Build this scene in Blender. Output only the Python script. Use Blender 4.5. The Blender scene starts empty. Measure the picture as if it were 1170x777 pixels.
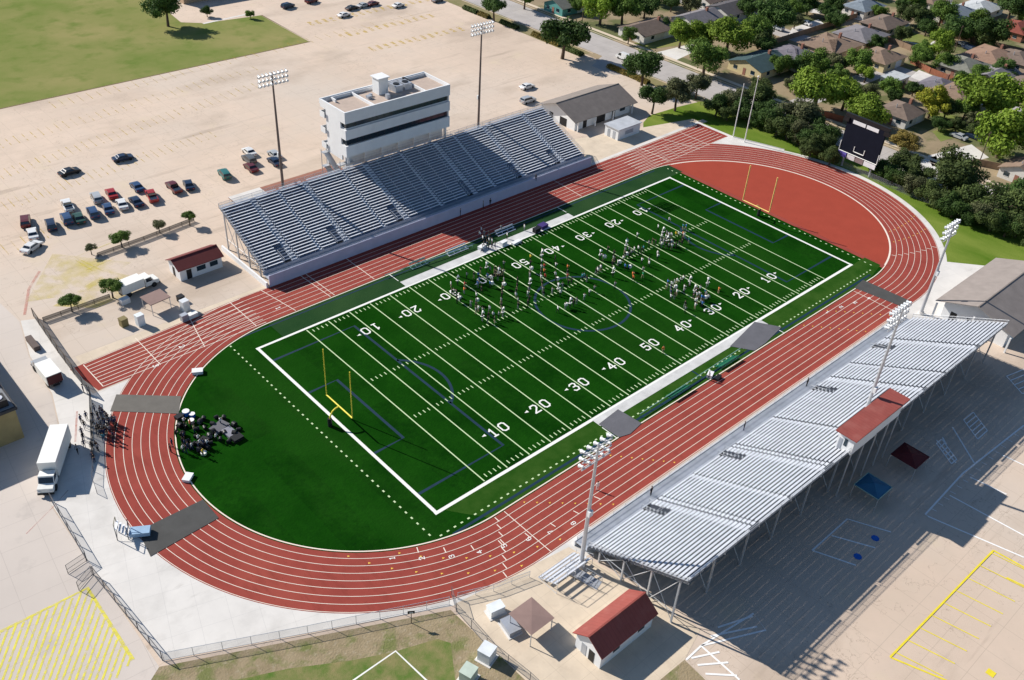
import bpy, bmesh, math, random
from mathutils import Vector, Matrix, noise
R=math.radians; PI=math.pi
random.seed(11)
scene=bpy.context.scene
col=scene.collection
YD=0.9144

# ------------------------------------------------------------------ camera
FOC=1070.84; CAM=Vector((-113.627,-97.083,99.362))
FW=Vector((0.56514649,0.57488584,-0.59170576)); RT=Vector((0.73958137,-0.67084842,0.05460579)); UP=Vector((0.36555278,0.46847483,0.80430249))
cd=bpy.data.cameras.new('camera'); cam=bpy.data.objects.new('camera',cd); col.objects.link(cam)
cd.sensor_width=36; cd.lens=FOC/1170*36; cd.clip_start=1; cd.clip_end=4000
cam.matrix_world=Matrix(((RT.x,UP.x,-FW.x,CAM.x),(RT.y,UP.y,-FW.y,CAM.y),(RT.z,UP.z,-FW.z,CAM.z),(0,0,0,1)))
scene.camera=cam

def g(u,v,z=0.0):
    """surveyed point of the place: where the sight line of an aerial photo reading meets height z"""
    d=FW+RT*((u-585)/FOC)-UP*((v-388.5)/FOC)
    t=(z-CAM.z)/d.z
    return CAM+d*t
def dist(u,v,z=0): return (g(u,v,z)-CAM).dot(FW)

# ------------------------------------------------------------------ materials
def srgb(r,g_,b):
    f=lambda c:(c/12.92 if c<=0.04045 else ((c+0.055)/1.055)**2.4)
    return (f(r/255),f(g_/255),f(b/255),1)
MATS={}
def mat(name,c,rough=0.8,metal=0.0,var=0.12,scale=0.6,c2=None,spec=0.3,detail=4,bump=0.0,bscale=8,alpha=None,emit=None,objvar=0.0,stretch=None):
    if name in MATS: return MATS[name]
    m=bpy.data.materials.new(name); m.use_nodes=True; nt=m.node_tree; N=nt.nodes; L=nt.links
    b=N['Principled BSDF']; b.inputs['Roughness'].default_value=rough; b.inputs['Metallic'].default_value=metal
    b.inputs['Specular IOR Level'].default_value=spec
    c=tuple(c)+((1,) if len(c)==3 else ())
    tc=N.new('ShaderNodeNewGeometry')
    src=tc.outputs['Position']
    if stretch:
        mp=N.new('ShaderNodeMapping'); mp.inputs['Scale'].default_value=stretch[0:3]
        if len(stretch)>3: mp.inputs['Rotation'].default_value=(0,0,stretch[3])
        L.new(src,mp.inputs['Vector']); src=mp.outputs['Vector']
    nz=N.new('ShaderNodeTexNoise'); nz.inputs['Scale'].default_value=scale; nz.inputs['Detail'].default_value=detail; nz.inputs['Roughness'].default_value=0.6
    L.new(src,nz.inputs['Vector'])
    ramp=N.new('ShaderNodeValToRGB')
    if c2 is None:
        lo=[x*(1-var) for x in c[:3]]+[1]; hi=[min(1,x*(1+var)) for x in c[:3]]+[1]
    else: lo=c; hi=tuple(c2)+((1,) if len(c2)==3 else ())
    ramp.color_ramp.elements[0].position=0.3; ramp.color_ramp.elements[0].color=lo
    ramp.color_ramp.elements[1].position=0.7; ramp.color_ramp.elements[1].color=hi
    L.new(nz.outputs['Fac'],ramp.inputs['Fac'])
    out=ramp.outputs['Color']
    if objvar>0:
        oi=N.new('ShaderNodeObjectInfo'); hs=N.new('ShaderNodeHueSaturation')
        mr=N.new('ShaderNodeMapRange'); mr.inputs['To Min'].default_value=1-objvar; mr.inputs['To Max'].default_value=1+objvar
        L.new(oi.outputs['Random'],mr.inputs['Value']); L.new(mr.outputs['Result'],hs.inputs['Value']); L.new(out,hs.inputs['Color']); out=hs.outputs['Color']
    L.new(out,b.inputs['Base Color'])
    if bump>0:
        n2=N.new('ShaderNodeTexNoise'); n2.inputs['Scale'].default_value=bscale; n2.inputs['Detail'].default_value=3
        L.new(tc.outputs['Position'],n2.inputs['Vector'])
        bp=N.new('ShaderNodeBump'); bp.inputs['Strength'].default_value=bump; bp.inputs['Distance'].default_value=0.2
        L.new(n2.outputs['Fac'],bp.inputs['Height']); L.new(bp.outputs['Normal'],b.inputs['Normal'])
    if alpha is not None: b.inputs['Alpha'].default_value=alpha
    MATS[name]=m; m['out']=1
    return m
def base_socket(m):
    b=m.node_tree.nodes['Principled BSDF']; return b,b.inputs['Base Color'].links[0].from_socket
def mixin(m,fac_socket,color,strength=1.0):
    """mix another base colour over the material by a procedural factor"""
    nt=m.node_tree; b,src=base_socket(m)
    mx=nt.nodes.new('ShaderNodeMix'); mx.data_type='RGBA'
    mm=nt.nodes.new('ShaderNodeMath'); mm.operation='MULTIPLY'; mm.inputs[1].default_value=strength
    nt.links.new(fac_socket,mm.inputs[0]); nt.links.new(mm.outputs[0],mx.inputs['Factor'])
    nt.links.new(src,mx.inputs['A']); mx.inputs['B'].default_value=tuple(color)+((1,) if len(color)==3 else ())
    nt.links.new(mx.outputs['Result'],b.inputs['Base Color'])
def noise_fac(m,scale,lo,hi,detail=5,stretch=None,rough=0.6):
    nt=m.node_tree; N=nt.nodes
    tc=N.new('ShaderNodeNewGeometry'); src=tc.outputs['Position']
    if stretch:
        mp=N.new('ShaderNodeMapping'); mp.inputs['Scale'].default_value=stretch[0:3]
        if len(stretch)>3: mp.inputs['Rotation'].default_value=(0,0,stretch[3])
        nt.links.new(src,mp.inputs['Vector']); src=mp.outputs['Vector']
    nz=N.new('ShaderNodeTexNoise'); nz.inputs['Scale'].default_value=scale; nz.inputs['Detail'].default_value=detail; nz.inputs['Roughness'].default_value=rough
    nt.links.new(src,nz.inputs['Vector'])
    mr=N.new('ShaderNodeMapRange'); mr.inputs['From Min'].default_value=lo; mr.inputs['From Max'].default_value=hi
    nt.links.new(nz.outputs['Fac'],mr.inputs['Value'])
    return mr.outputs['Result']
def grid_fac(m,sx,sy,width,rot=0.0):
    """thin joints of a slab grid"""
    nt=m.node_tree; N=nt.nodes
    tc=N.new('ShaderNodeNewGeometry'); mp=N.new('ShaderNodeMapping'); mp.inputs['Rotation'].default_value=(0,0,rot)
    nt.links.new(tc.outputs['Position'],mp.inputs['Vector'])
    sp=N.new('ShaderNodeSeparateXYZ'); nt.links.new(mp.outputs['Vector'],sp.inputs[0])
    outs=[]
    for ax,s in (('X',sx),('Y',sy)):
        d=N.new('ShaderNodeMath'); d.operation='DIVIDE'; d.inputs[1].default_value=s; nt.links.new(sp.outputs[ax],d.inputs[0])
        f=N.new('ShaderNodeMath'); f.operation='FRACT'; nt.links.new(d.outputs[0],f.inputs[0])
        l=N.new('ShaderNodeMath'); l.operation='LESS_THAN'; l.inputs[1].default_value=width/s; nt.links.new(f.outputs[0],l.inputs[0]); outs.append(l.outputs[0])
    mx=N.new('ShaderNodeMath'); mx.operation='MAXIMUM'; nt.links.new(outs[0],mx.inputs[0]); nt.links.new(outs[1],mx.inputs[1])
    return mx.outputs[0]

# ------------------------------------------------------------------ mesh helper
class MB:
    def __init__(s): s.v=[]; s.f=[]; s.mi=[]; s.cur=0
    def add(s,vs,fs):
        o=len(s.v); s.v+= [tuple(v) for v in vs]; s.f+=[tuple(i+o for i in f) for f in fs]; s.mi+=[s.cur]*len(fs)
        return s
    def box(s,x0,x1,y0,y1,z0,z1):
        return s.add([(x0,y0,z0),(x1,y0,z0),(x1,y1,z0),(x0,y1,z0),(x0,y0,z1),(x1,y0,z1),(x1,y1,z1),(x0,y1,z1)],
              [(0,3,2,1),(4,5,6,7),(0,1,5,4),(1,2,6,5),(2,3,7,6),(3,0,4,7)])
    def obox(s,c,sx,sy,z0,z1,rot):
        ca,sa=math.cos(rot),math.sin(rot); P=[]
        for z in (z0,z1):
            for x,y in ((-sx,-sy),(sx,-sy),(sx,sy),(-sx,sy)): P.append((c[0]+(x*ca-y*sa)/2,c[1]+(x*sa+y*ca)/2,z))
        return s.add(P,[(0,3,2,1),(4,5,6,7),(0,1,5,4),(1,2,6,5),(2,3,7,6),(3,0,4,7)])
    def poly(s,pts,z=0):
        return s.add([(p[0],p[1],z if len(p)<3 else p[2]) for p in pts],[tuple(range(len(pts)))])
    def prism(s,pts,z0,z1):
        a=sum(pts[i][0]*pts[(i+1)%len(pts)][1]-pts[(i+1)%len(pts)][0]*pts[i][1] for i in range(len(pts)))
        if a<0: pts=pts[::-1]
        n=len(pts); vs=[(p[0],p[1],z0) for p in pts]+[(p[0],p[1],z1) for p in pts]
        return s.add(vs,[tuple(range(n-1,-1,-1)),tuple(range(n,2*n))]+[(i,(i+1)%n,n+(i+1)%n,n+i) for i in range(n)])
    def tube(s,p0,p1,r0,r1=None,n=8,caps=True):
        if r1 is None: r1=r0
        p0=Vector(p0); p1=Vector(p1); d=(p1-p0)
        if d.length<1e-6: return s
        d.normalize(); a=Vector((0,0,1)) if abs(d.z)<0.9 else Vector((1,0,0))
        x=d.cross(a).normalized(); y=d.cross(x); vs=[]
        for p,r in ((p0,r0),(p1,r1)):
            for i in range(n):
                t=2*PI*i/n; vs.append(p+x*(r*math.cos(t))+y*(r*math.sin(t)))
        fs=[(i,n+i,n+(i+1)%n,(i+1)%n) for i in range(n)]
        if caps: fs+=[tuple(range(n)),tuple(range(2*n-1,n-1,-1))]
        return s.add(vs,fs)
    def path(s,pts,r,n=6):
        for a,b in zip(pts[:-1],pts[1:]): s.tube(a,b,r,r,n)
        return s
    def ball(s,c,rx,ry=None,rz=None,seg=10,rings=6):
        ry=ry or rx; rz=rz or rx; vs=[(c[0],c[1],c[2]+rz)]
        for i in range(1,rings):
            t=PI*i/rings
            for j in range(seg):
                p=2*PI*j/seg; vs.append((c[0]+rx*math.sin(t)*math.cos(p),c[1]+ry*math.sin(t)*math.sin(p),c[2]+rz*math.cos(t)))
        vs.append((c[0],c[1],c[2]-rz)); fs=[(0,1+j,1+(j+1)%seg) for j in range(seg)]
        for i in range(rings-2):
            for j in range(seg):
                a=1+i*seg+j; b=1+i*seg+(j+1)%seg; fs.append((a,a+seg,b+seg,b))
        k=1+(rings-2)*seg; e=len(vs)-1; fs+=[(k+j,e,k+(j+1)%seg) for j in range(seg)]
        return s.add(vs,fs)
    def strip(s,pts,w,z,closed=False):
        """flat painted line along a polyline"""
        P=[Vector((p[0],p[1])) for p in pts]; n=len(P)
        Lf=[];Rt=[]
        for i in range(n):
            if closed: a=P[(i-1)%n]; b=P[(i+1)%n]
            else: a=P[max(i-1,0)]; b=P[min(i+1,n-1)]
            d=(b-a); 
            if d.length<1e-9: d=Vector((1,0))
            d.normalize(); nn=Vector((-d.y,d.x))*w/2
            Lf.append(P[i]+nn); Rt.append(P[i]-nn)
        vs=[(q.x,q.y,z) for q in Lf]+[(q.x,q.y,z) for q in Rt]
        m=n if closed else n-1
        return s.add(vs,[(i,n+i,n+(i+1)%n,(i+1)%n) for i in range(m)])
    def fence_panel(s,a,b,z0,z1):
        return s.add([(a[0],a[1],z0),(b[0],b[1],z0),(b[0],b[1],z1),(a[0],a[1],z1)],[(0,1,2,3)])
    def mesh(s,name,mats,smooth=False):
        me=bpy.data.meshes.new(name); me.from_pydata([tuple(v) for v in s.v],[],s.f)
        if not isinstance(mats,(list,tuple)): mats=[mats]
        for m in mats: me.materials.append(m)
        if len(mats)>1: me.polygons.foreach_set('material_index',s.mi)
        if smooth: me.polygons.foreach_set('use_smooth',[True]*len(me.polygons))
        me.update(); return me
    def build(s,name,mats,parent=None,smooth=False,loc=None,label=None):
        o=bpy.data.objects.new(name,s.mesh(name,mats,smooth)); col.objects.link(o)
        if parent: o.parent=parent
        if loc is not None: o.location=loc
        if label: o['label']=label
        return o
def tag(o,label,cat,group=None,kind=None):
    o['label']=label; o['category']=cat
    if group: o['group']=group
    if kind: o['kind']=kind
    return o
def thing(name,label,cat,loc=(0,0,0),rotz=0,group=None):
    o=bpy.data.objects.new(name,None); col.objects.link(o); o.location=loc; o.rotation_euler=(0,0,rotz); o.empty_display_size=0.5
    return tag(o,label,cat,group)
def struct(name,mb,m,label,cat,smooth=False):
    o=mb.build(name,m,smooth=smooth); return tag(o,label,cat,kind='structure')
KIDS={}
def copy_tree(o,parent=None):
    c=o.copy(); col.objects.link(c)
    if parent: c.parent=parent
    for ch in KIDS.setdefault(o.name,[x for x in list(col.objects) if x.parent==o]): copy_tree(ch,c)
    return c

# ------------------------------------------------------------------ palette
M_lot=mat('lot_concrete',(0.62,0.495,0.395),0.9,scale=0.03,var=0.10,detail=8)
mixin(M_lot,noise_fac(M_lot,0.35,0.35,0.75,8),(0.52,0.43,0.34),0.45)
mixin(M_lot,noise_fac(M_lot,0.012,0.45,0.62,6),(0.56,0.49,0.42),0.7)
mixin(M_lot,noise_fac(M_lot,0.22,0.60,0.70,6,(0.15,1.3,1)),(0.34,0.27,0.21),0.55)
mixin(M_lot,grid_fac(M_lot,5.2,4.6,0.07),(0.40,0.33,0.26),0.6)
mixin(M_lot,noise_fac(M_lot,1.7,0.66,0.74,3),(0.34,0.28,0.23),0.4)
mixin(M_lot,noise_fac(M_lot,0.05,0.52,0.66,7,(0.5,1,1,0.4)),(0.43,0.345,0.27),0.8)
mixin(M_lot,noise_fac(M_lot,0.09,0.60,0.70,7),(0.60,0.50,0.36),0.5)
def crack_fac(m,scale,w):
    nt=m.node_tree; N=nt.nodes; tc=N.new('ShaderNodeNewGeometry'); nz=N.new('ShaderNodeTexNoise'); nz.inputs['Scale'].default_value=0.25; nz.inputs['Detail'].default_value=5
    nt.links.new(tc.outputs['Position'],nz.inputs['Vector']); mx=N.new('ShaderNodeMix'); mx.data_type='VECTOR'; mx.inputs['Factor'].default_value=0.12
    sc=N.new('ShaderNodeVectorMath'); sc.operation='SCALE'; sc.inputs['Scale'].default_value=40; nt.links.new(nz.outputs['Color'],sc.inputs[0])
    ad=N.new('ShaderNodeVectorMath'); ad.operation='ADD'; nt.links.new(tc.outputs['Position'],ad.inputs[0]); nt.links.new(sc.outputs[0],ad.inputs[1])
    vo=N.new('ShaderNodeTexVoronoi'); vo.feature='DISTANCE_TO_EDGE'; vo.inputs['Scale'].default_value=scale; nt.links.new(ad.outputs[0],vo.inputs['Vector'])
    l=N.new('ShaderNodeMath'); l.operation='LESS_THAN'; l.inputs[1].default_value=w; nt.links.new(vo.outputs['Distance'],l.inputs[0]); return l.outputs[0]
mixin(M_lot,crack_fac(M_lot,0.035,0.0035),(0.33,0.26,0.20),0.6)
M_white=mat('pale_concrete',(0.66,0.635,0.60),0.85,scale=0.25,var=0.06,detail=8)
mixin(M_white,noise_fac(M_white,0.16,0.50,0.70,7),(0.47,0.45,0.42),0.6)
mixin(M_white,noise_fac(M_white,0.5,0.60,0.68,8,(0.3,1.4,1,0.9)),(0.40,0.38,0.35),0.35)
mixin(M_white,grid_fac(M_white,3.6,3.6,0.05,0.3),(0.42,0.41,0.40),0.4)
M_cream=mat('cream_concrete',(0.62,0.52,0.40),0.9,scale=0.3,var=0.1,detail=8)
mixin(M_cream,grid_fac(M_cream,3.0,3.0,0.05),(0.42,0.35,0.27),0.5)
mixin(M_cream,noise_fac(M_cream,0.5,0.55,0.7,6),(0.45,0.36,0.27),0.4)
M_greylot=mat('grey_lot_concrete',(0.56,0.50,0.45),0.9,scale=0.05,var=0.08,detail=8)
mixin(M_greylot,grid_fac(M_greylot,5.2,4.6,0.07,0.1),(0.36,0.32,0.29),0.45)
mixin(M_greylot,noise_fac(M_greylot,0.3,0.58,0.7,6),(0.40,0.36,0.33),0.4)
M_asph=mat('road_concrete',(0.42,0.39,0.37),0.9,scale=0.2,var=0.1,detail=6)
mixin(M_asph,grid_fac(M_asph,4.5,5.0,0.12),(0.25,0.24,0.23),0.5)
M_turf=mat('field_turf',(0.0030,0.029,0.0020),1.0,scale=0.15,c2=(0.0095,0.061,0.0045),spec=0.0,detail=8,bump=0.25,bscale=3)
mixin(M_turf,noise_fac(M_turf,1.3,0.4,0.7,6),(0.003,0.020,0.003),0.5)
mixin(M_turf,noise_fac(M_turf,0.04,0.5,0.62,6,(1,0.4,1)),(0.014,0.062,0.007),0.5)
mixin(M_turf,grid_fac(M_turf,9.144,900,4.572),(0.008,0.060,0.004),0.3)
M_apron=mat('apron_turf',(0.016,0.050,0.018),1.0,scale=0.12,c2=(0.030,0.070,0.025),spec=0.0,detail=8,bump=0.2,bscale=3)
M_apron2=mat('worn_apron_turf',(0.014,0.062,0.006),1.0,scale=0.3,c2=(0.040,0.095,0.016),spec=0.0,detail=8)
M_track=mat('track_rubber',(0.285,0.058,0.045),0.95,spec=0.1,scale=0.25,var=0.09,detail=8)
mixin(M_track,noise_fac(M_track,0.06,0.52,0.62,6),(0.33,0.078,0.055),0.45)
mixin(M_track,noise_fac(M_track,2.5,0.64,0.70,3),(0.14,0.035,0.028),0.5)
mixin(M_track,noise_fac(M_track,0.9,0.52,0.75,5,(1,0.25,1)),(0.19,0.038,0.028),0.6)
M_dzone=mat('dzone_rubber',(0.33,0.058,0.036),0.95,spec=0.1,scale=0.3,var=0.05,detail=6)
M_grass=mat('dry_lawn',(0.15,0.20,0.05),1.0,spec=0.0,scale=0.035,c2=(0.29,0.26,0.11),detail=10,bump=0.2,bscale=2)
mixin(M_grass,noise_fac(M_grass,0.15,0.5,0.7,8),(0.10,0.17,0.03),0.6)
M_lawn=mat('green_lawn',(0.075,0.150,0.014),1.0,spec=0.0,scale=0.12,c2=(0.20,0.25,0.05),detail=10,bump=0.3,bscale=3,stretch=(1,0.35,1,0.5))
M_verge=mat('rough_verge',(0.24,0.19,0.11),0.95,scale=0.4,c2=(0.34,0.27,0.17),detail=8,bump=0.4,bscale=4)
mixin(M_verge,noise_fac(M_verge,0.35,0.48,0.62,8),(0.13,0.16,0.04),0.8)
mixin(M_verge,noise_fac(M_verge,1.5,0.55,0.7,6),(0.40,0.34,0.25),0.6)
M_yard=mat('yard_soil',(0.21,0.165,0.10),0.95,scale=0.07,c2=(0.35,0.27,0.17),detail=8)
mixin(M_yard,noise_fac(M_yard,0.06,0.48,0.56,6),(0.075,0.105,0.025),0.8)
M_paint=mat('white_paint',(0.80,0.80,0.76),0.7,scale=2,var=0.05)
M_paintlot=mat('worn_white_paint',(0.85,0.85,0.84),0.8,scale=2,var=0.06)
M_benchp=mat('scuffed_white_paint',(0.56,0.56,0.55),0.8,scale=0.5,var=0.14,detail=8)
M_lane=mat('lane_paint',(0.80,0.70,0.60),0.8,scale=1,var=0.05)
M_yline=mat('yard_line_paint',(0.55,0.68,0.40),0.8,scale=1,var=0.05)
M_blue=mat('blue_turf_line',(0.003,0.026,0.055),0.8,scale=1,var=0.2)
M_yellow=mat('yellow_paint',(0.75,0.62,0.04),0.8,scale=0.8,var=0.12)
M_orange=mat('orange_paint',(0.80,0.50,0.08),0.8,scale=1,var=0.1)
M_hblue=mat('blue_paint',(0.01,0.12,0.50),0.8)
def worn(name,c,scale,lo,hi,amax=1.0):
    m=mat(name,c,0.85,scale=1,var=0.1)
    f=noise_fac(m,scale,lo,hi,8)
    mm=m.node_tree.nodes.new('ShaderNodeMath'); mm.operation='MULTIPLY'; mm.inputs[1].default_value=amax; mm.use_clamp=True
    m.node_tree.links.new(f,mm.inputs[0]); m.node_tree.links.new(mm.outputs[0],m.node_tree.nodes['Principled BSDF'].inputs['Alpha'])
    return m
M_wyel=worn('worn_yellow_paint',(0.72,0.60,0.08),0.8,0.42,0.62,0.75)
M_fyel=worn('faded_yellow_paint',(0.60,0.42,0.05),0.7,0.40,0.60,0.55)
M_stain=worn('yellow_stain',(0.60,0.50,0.12),0.15,0.42,0.62,0.35)
M_alu=mat('aluminium',(0.76,0.79,0.84),0.5,0.2,var=0.08,scale=0.5)
M_walk=mat('walkway_aluminium',(0.42,0.45,0.50),0.6,0.2,var=0.12,scale=0.7)
M_alud=mat('grey_aluminium',(0.42,0.45,0.50),0.5,0.4,var=0.1,scale=0.6)
M_deckh=mat('blue_shade_toned_deck',(0.21,0.25,0.33),0.6,0.2,var=0.08,scale=0.5)  # home treads: bluish shade between the rows put into the colour
M_riserh=mat('blue_shade_toned_riser',(0.11,0.14,0.19),0.6,0.2)  # home risers: navy shade of the row gaps painted in
M_deck=mat('shade_toned_deck',(0.075,0.085,0.105),0.6,0.2,var=0.08,scale=0.5)  # near stand treads: darker than bare metal, row shadows painted in
M_riser=mat('shade_toned_riser',(0.045,0.055,0.07),0.6,0.3,var=0.1,scale=0.6)  # near stand risers: dark colour stands in for shadow between the seats
M_lav=mat('pale_lavender_wall',(0.50,0.52,0.66),0.7,var=0.06,scale=0.5)
M_steel=mat('galvanised_steel',(0.55,0.57,0.60),0.5,0.5,var=0.08)
M_pole=mat('brown_weathered_pole',(0.20,0.15,0.13),0.7,0.1)
M_wall=mat('white_painted_wall',(0.76,0.77,0.78),0.7,var=0.04,scale=0.5)
mixin(M_wall,noise_fac(M_wall,0.5,0.58,0.75,6,(1,1,0.2)),(0.55,0.56,0.58),0.35)
M_roof_tan=mat('tan_flat_roof',(0.46,0.37,0.31),0.95,var=0.1,scale=0.7)
M_glass=mat('dark_window_glass',(0.012,0.03,0.045),0.12,0.0,var=0.1,spec=0.8)
M_dark=mat('black_metal',(0.02,0.02,0.022),0.5,0.2)
M_black=mat('black_panel',(0.008,0.010,0.020),0.7,spec=0.1)
M_red=mat('red_metal_roof',(0.27,0.068,0.055),0.6,0.0,var=0.1,scale=0.4)
mixin(M_red,grid_fac(M_red,0.6,900,0.06),(0.18,0.045,0.036),0.6)
mixin(M_red,noise_fac(M_red,0.5,0.5,0.7,7),(0.33,0.12,0.10),0.5)
M_redd=mat('maroon_canopy',(0.10,0.012,0.015),0.7)
M_groof=mat('grey_shingle_roof',(0.22,0.19,0.17),0.9,var=0.12,scale=0.6)
M_droof=mat('charcoal_shingle_roof',(0.115,0.115,0.115),0.9,var=0.1,scale=0.6)
M_tanroof=mat('brown_canopy_roof',(0.25,0.17,0.15),0.85,var=0.08)
M_mat=mat('grey_rubber_mat',(0.14,0.13,0.115),0.9,var=0.1,scale=0.5)
M_mat2=mat('charcoal_rubber_mat',(0.07,0.07,0.068),0.9,var=0.12,scale=0.5)
M_mat3=mat('slate_tarp',(0.12,0.12,0.135),0.8,var=0.1,scale=0.5)
M_goal=mat('yellow_goal_paint',(0.85,0.72,0.08),0.5)
M_goal2=mat('orange_goal_paint',(0.92,0.62,0.20),0.5)
M_fence=mat('chain_link_mesh',(0.30,0.31,0.33),0.6,0.3,alpha=0.22)
M_fenced=mat('dark_windscreen',(0.12,0.12,0.12),0.8,alpha=0.75)
M_bluetent=mat('blue_canopy',(0.02,0.13,0.25),0.6)
M_lamp=mat('lamp_housing',(0.80,0.82,0.83),0.35,0.2)
M_green=mat('green_bench_metal',(0.02,0.16,0.09),0.5)
M_teal=mat('pale_teal_metal',(0.25,0.42,0.38),0.5)
M_rubber=mat('tyre_rubber',(0.02,0.02,0.02),0.8)
M_soilred=mat('brick_wall',(0.30,0.14,0.10),0.9,var=0.15,scale=2)
M_wood=mat('tree_bark',(0.10,0.07,0.05),0.95)
M_tin=mat('corrugated_tin',(0.50,0.48,0.44),0.6,0.2)

# ------------------------------------------------------------------ sun and sky
world=bpy.data.worlds.new('World'); scene.world=world; world.use_nodes=True
wn=world.node_tree; bg=wn.nodes['Background']; sky=wn.nodes.new('ShaderNodeTexSky'); sky.sky_type='NISHITA'; sky.sun_disc=False
SHD=Vector((0.35,-0.937)).normalized(); ELEV=R(33.0)
sdir=Vector((SHD.x*math.cos(ELEV),SHD.y*math.cos(ELEV),-math.sin(ELEV)))   # travel direction of light
sky.sun_elevation=ELEV; sky.sun_rotation=math.atan2(-SHD.x,-SHD.y)
sky.air_density=1.2; sky.dust_density=0.3; sky.ozone_density=4.5
wn.links.new(sky.outputs[0],bg.inputs[0]); bg.inputs[1].default_value=0.068
sl=bpy.data.lights.new('sun','SUN'); so=bpy.data.objects.new('sun',sl); col.objects.link(so)
sl.energy=5.0; sl.angle=R(0.53); sl.color=(1.0,0.94,0.86)
so.rotation_euler=sdir.to_track_quat('-Z','Y').to_euler(); so.location=(0,0,200)
vs=scene.view_settings; vs.view_transform='Standard'; vs.look='None'; vs.gamma=1; vs.exposure=0.42
scene.render.engine='CYCLES'
scene.cycles.max_bounces=5; scene.cycles.diffuse_bounces=2; scene.cycles.transparent_max_bounces=12

# ================================================================== GROUND
def P(*pts): return [tuple(g(u,v)[:2]) for u,v in pts]
mb=MB(); mb.poly([(-1500,-1500),(1500,-1500),(1500,1500),(-1500,1500)],0)
struct('ground',mb,M_lot,'tan concrete parking ground all around the stadium','ground')
mb=MB(); mb.poly([(102,-1400),(1400,-1400),(1400,1400),(98,1400),(98,300),(99.6,100),(99.6,91)]+[(99.6,55),(98.5,55)],0.004)
struct('yard_ground',mb,M_yard,'dry brown and olive yards of the housing area','ground')
mb=MB(); mb.poly([(103,-400),(116.5,-400),(116.5,700),(103,700)],0.008)
mb.poly([(98.0,76),(103,74),(103,92),(98.0,90)],0.008); mb.poly([(99.3,76),(99.3,90),(94,88),(94,79)],0.012)
struct('street',mb,M_asph,'grey street running behind the stadium past the houses','street')
mb=MB()
for x in (102.2,117.3): mb.box(x-0.1,x+0.1,(-390 if x>110 else 95),690,0,0.12)
mb.box(102.1,102.3,-390,72,0,0.12); mb.box(118.6,120.1,-390,690,0,0.06)
struct('sidewalk',mb,M_cream,'cream kerbs and sidewalk along the street','sidewalk')
# second street behind the first houses
mb=MB(); mb.poly([(168,-300),(177,-300),(177,500),(168,500)],0.008); mb.poly([(118,30),(168,30),(168,36),(118,36)],0.009); struct('back_street',mb,M_asph,'far grey street between two rows of houses','street')
mb=MB(); mb.poly([(-1400,148),(35.5,151.6),(36,181),(17.5,183.5),(12,188),(14,205),(16,1400),(-1400,1400)],0.006)
struct('grass_field',mb,M_grass,'wide dry green grass field at the far left','grass field')
mb=MB(); mb.strip([(-1400,147.6),(35.8,151.3),(36.3,181)],0.5,0.012); struct('field_edge',mb,mat('edge_soil',(0.16,0.11,0.05),0.9),'brown worn edge of the far grass field','field edge')
mb=MB(); mb.strip(P((232,27),(288,15)),1.0,0.013); struct('walkway_strip',mb,M_white,'pale path strip at the corner of the far grass field','path')
# lawn behind the right bend
lawn=P((735,140),(742,132),(775,122),(800,116),(850,118),(890,132),(960,168),(1010,192),(1100,235),(1240,290),(1240,330),(1150,302),(1127,305),(1080,306))+P((1060,315),(960,300),(800,200),(760,170),(735,150))
mb=MB(); mb.poly(lawn,0.008); struct('lawn',mb,M_lawn,'bright green lawn wrapping the far bend of the track','lawn')
# pale concrete around the left bend
def bend(cx,r,a0,a1,n=48): return [(cx+r*math.cos(a0+(a1-a0)*i/n),r*math.sin(a0+(a1-a0)*i/n)) for i in range(n+1)]
CL,CR=-48.7,53.5; RI,RO=30.5,40.4
def stadium(rl,rr,n=64):
    return bend(CR,rr,-PI/2,PI/2,n)+bend(CL,rl,PI/2,3*PI/2,n)
pl=[(-95.6,10.5),(-95.8,-3),(-95.3,-22.6),(-63.6,-38.6)]+[(-48,-43.4),(-40,-44.5),(-40,-38)]
pl+= [(-60,-20),(-70,20),(-73,30),(-81.6,30.1),(-82.0,36),(-81,56),(-83.2,57),(-85.6,46),(-86.5,34),(-90,20)]
mb=MB(); mb.poly(pl,0.012); struct('pale_apron',mb,M_white,'pale concrete apron around the near left bend of the track','concrete apron')
mb=MB(); mb.poly([(-95.8,10),(-90.2,20),(-86.7,34),(-85.8,46),(-83.4,57),(-85,75),(-110,75),(-160,30),(-150,-40),(-96,-60)],0.008)
struct('grey_lot',mb,M_greylot,'greyish concrete drive at the left edge','driveway')
# pale wedge right
mb=MB(); mb.poly([(46,-40.2),(53,-40.2)]+bend(CR,40.2,-1.5,-1.08,8)+[(73.2,-36.8),(79.0,-43.4),(66,-48),(52,-50),(45.5,-48)],0.012)
struct('pale_wedge',mb,M_white,'bright concrete wedge beside the right bend of the track','concrete apron')
mb=MB(); mb.strip(bend(CR,41.0,-1.12,PI/2-0.62,60),1.6,0.016); mb.poly([(45,41.3),(87.6,42.2),(87.8,30.6),(92.5,17.5),(90.5,16.5),(86.7,29),(86.5,41.2),(45,40.3)],0.018); mb.poly([(79.5,31.0),(86.6,31.2),(90,24),(91.5,18),(88.0,20)],0.017); struct('pale_kerb',mb,M_white,'pale concrete edge strip around the far bend','kerb')
mb=MB(); mb.poly([(-80,41.2),(90,42.3),(90,40.6),(45,40.2),(-46,40.2),(-80,38.6)],0.0135); mb.poly([(45,40.2),(88,42.3),(88,44),(47,55),(45,50)],0.012)
struct('cream_walk',mb,M_cream,'cream concrete walkway along the home straight','walkway')
# cream yard left of the visitor stand
mb=MB(); mb.poly(P((520,690),(650,625),(760,690),(800,720),(770,777),(600,790),(523,700)),0.0145)
struct('service_yard',mb,M_cream,'cream concrete service yard beside the near grandstand','yard')
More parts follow.
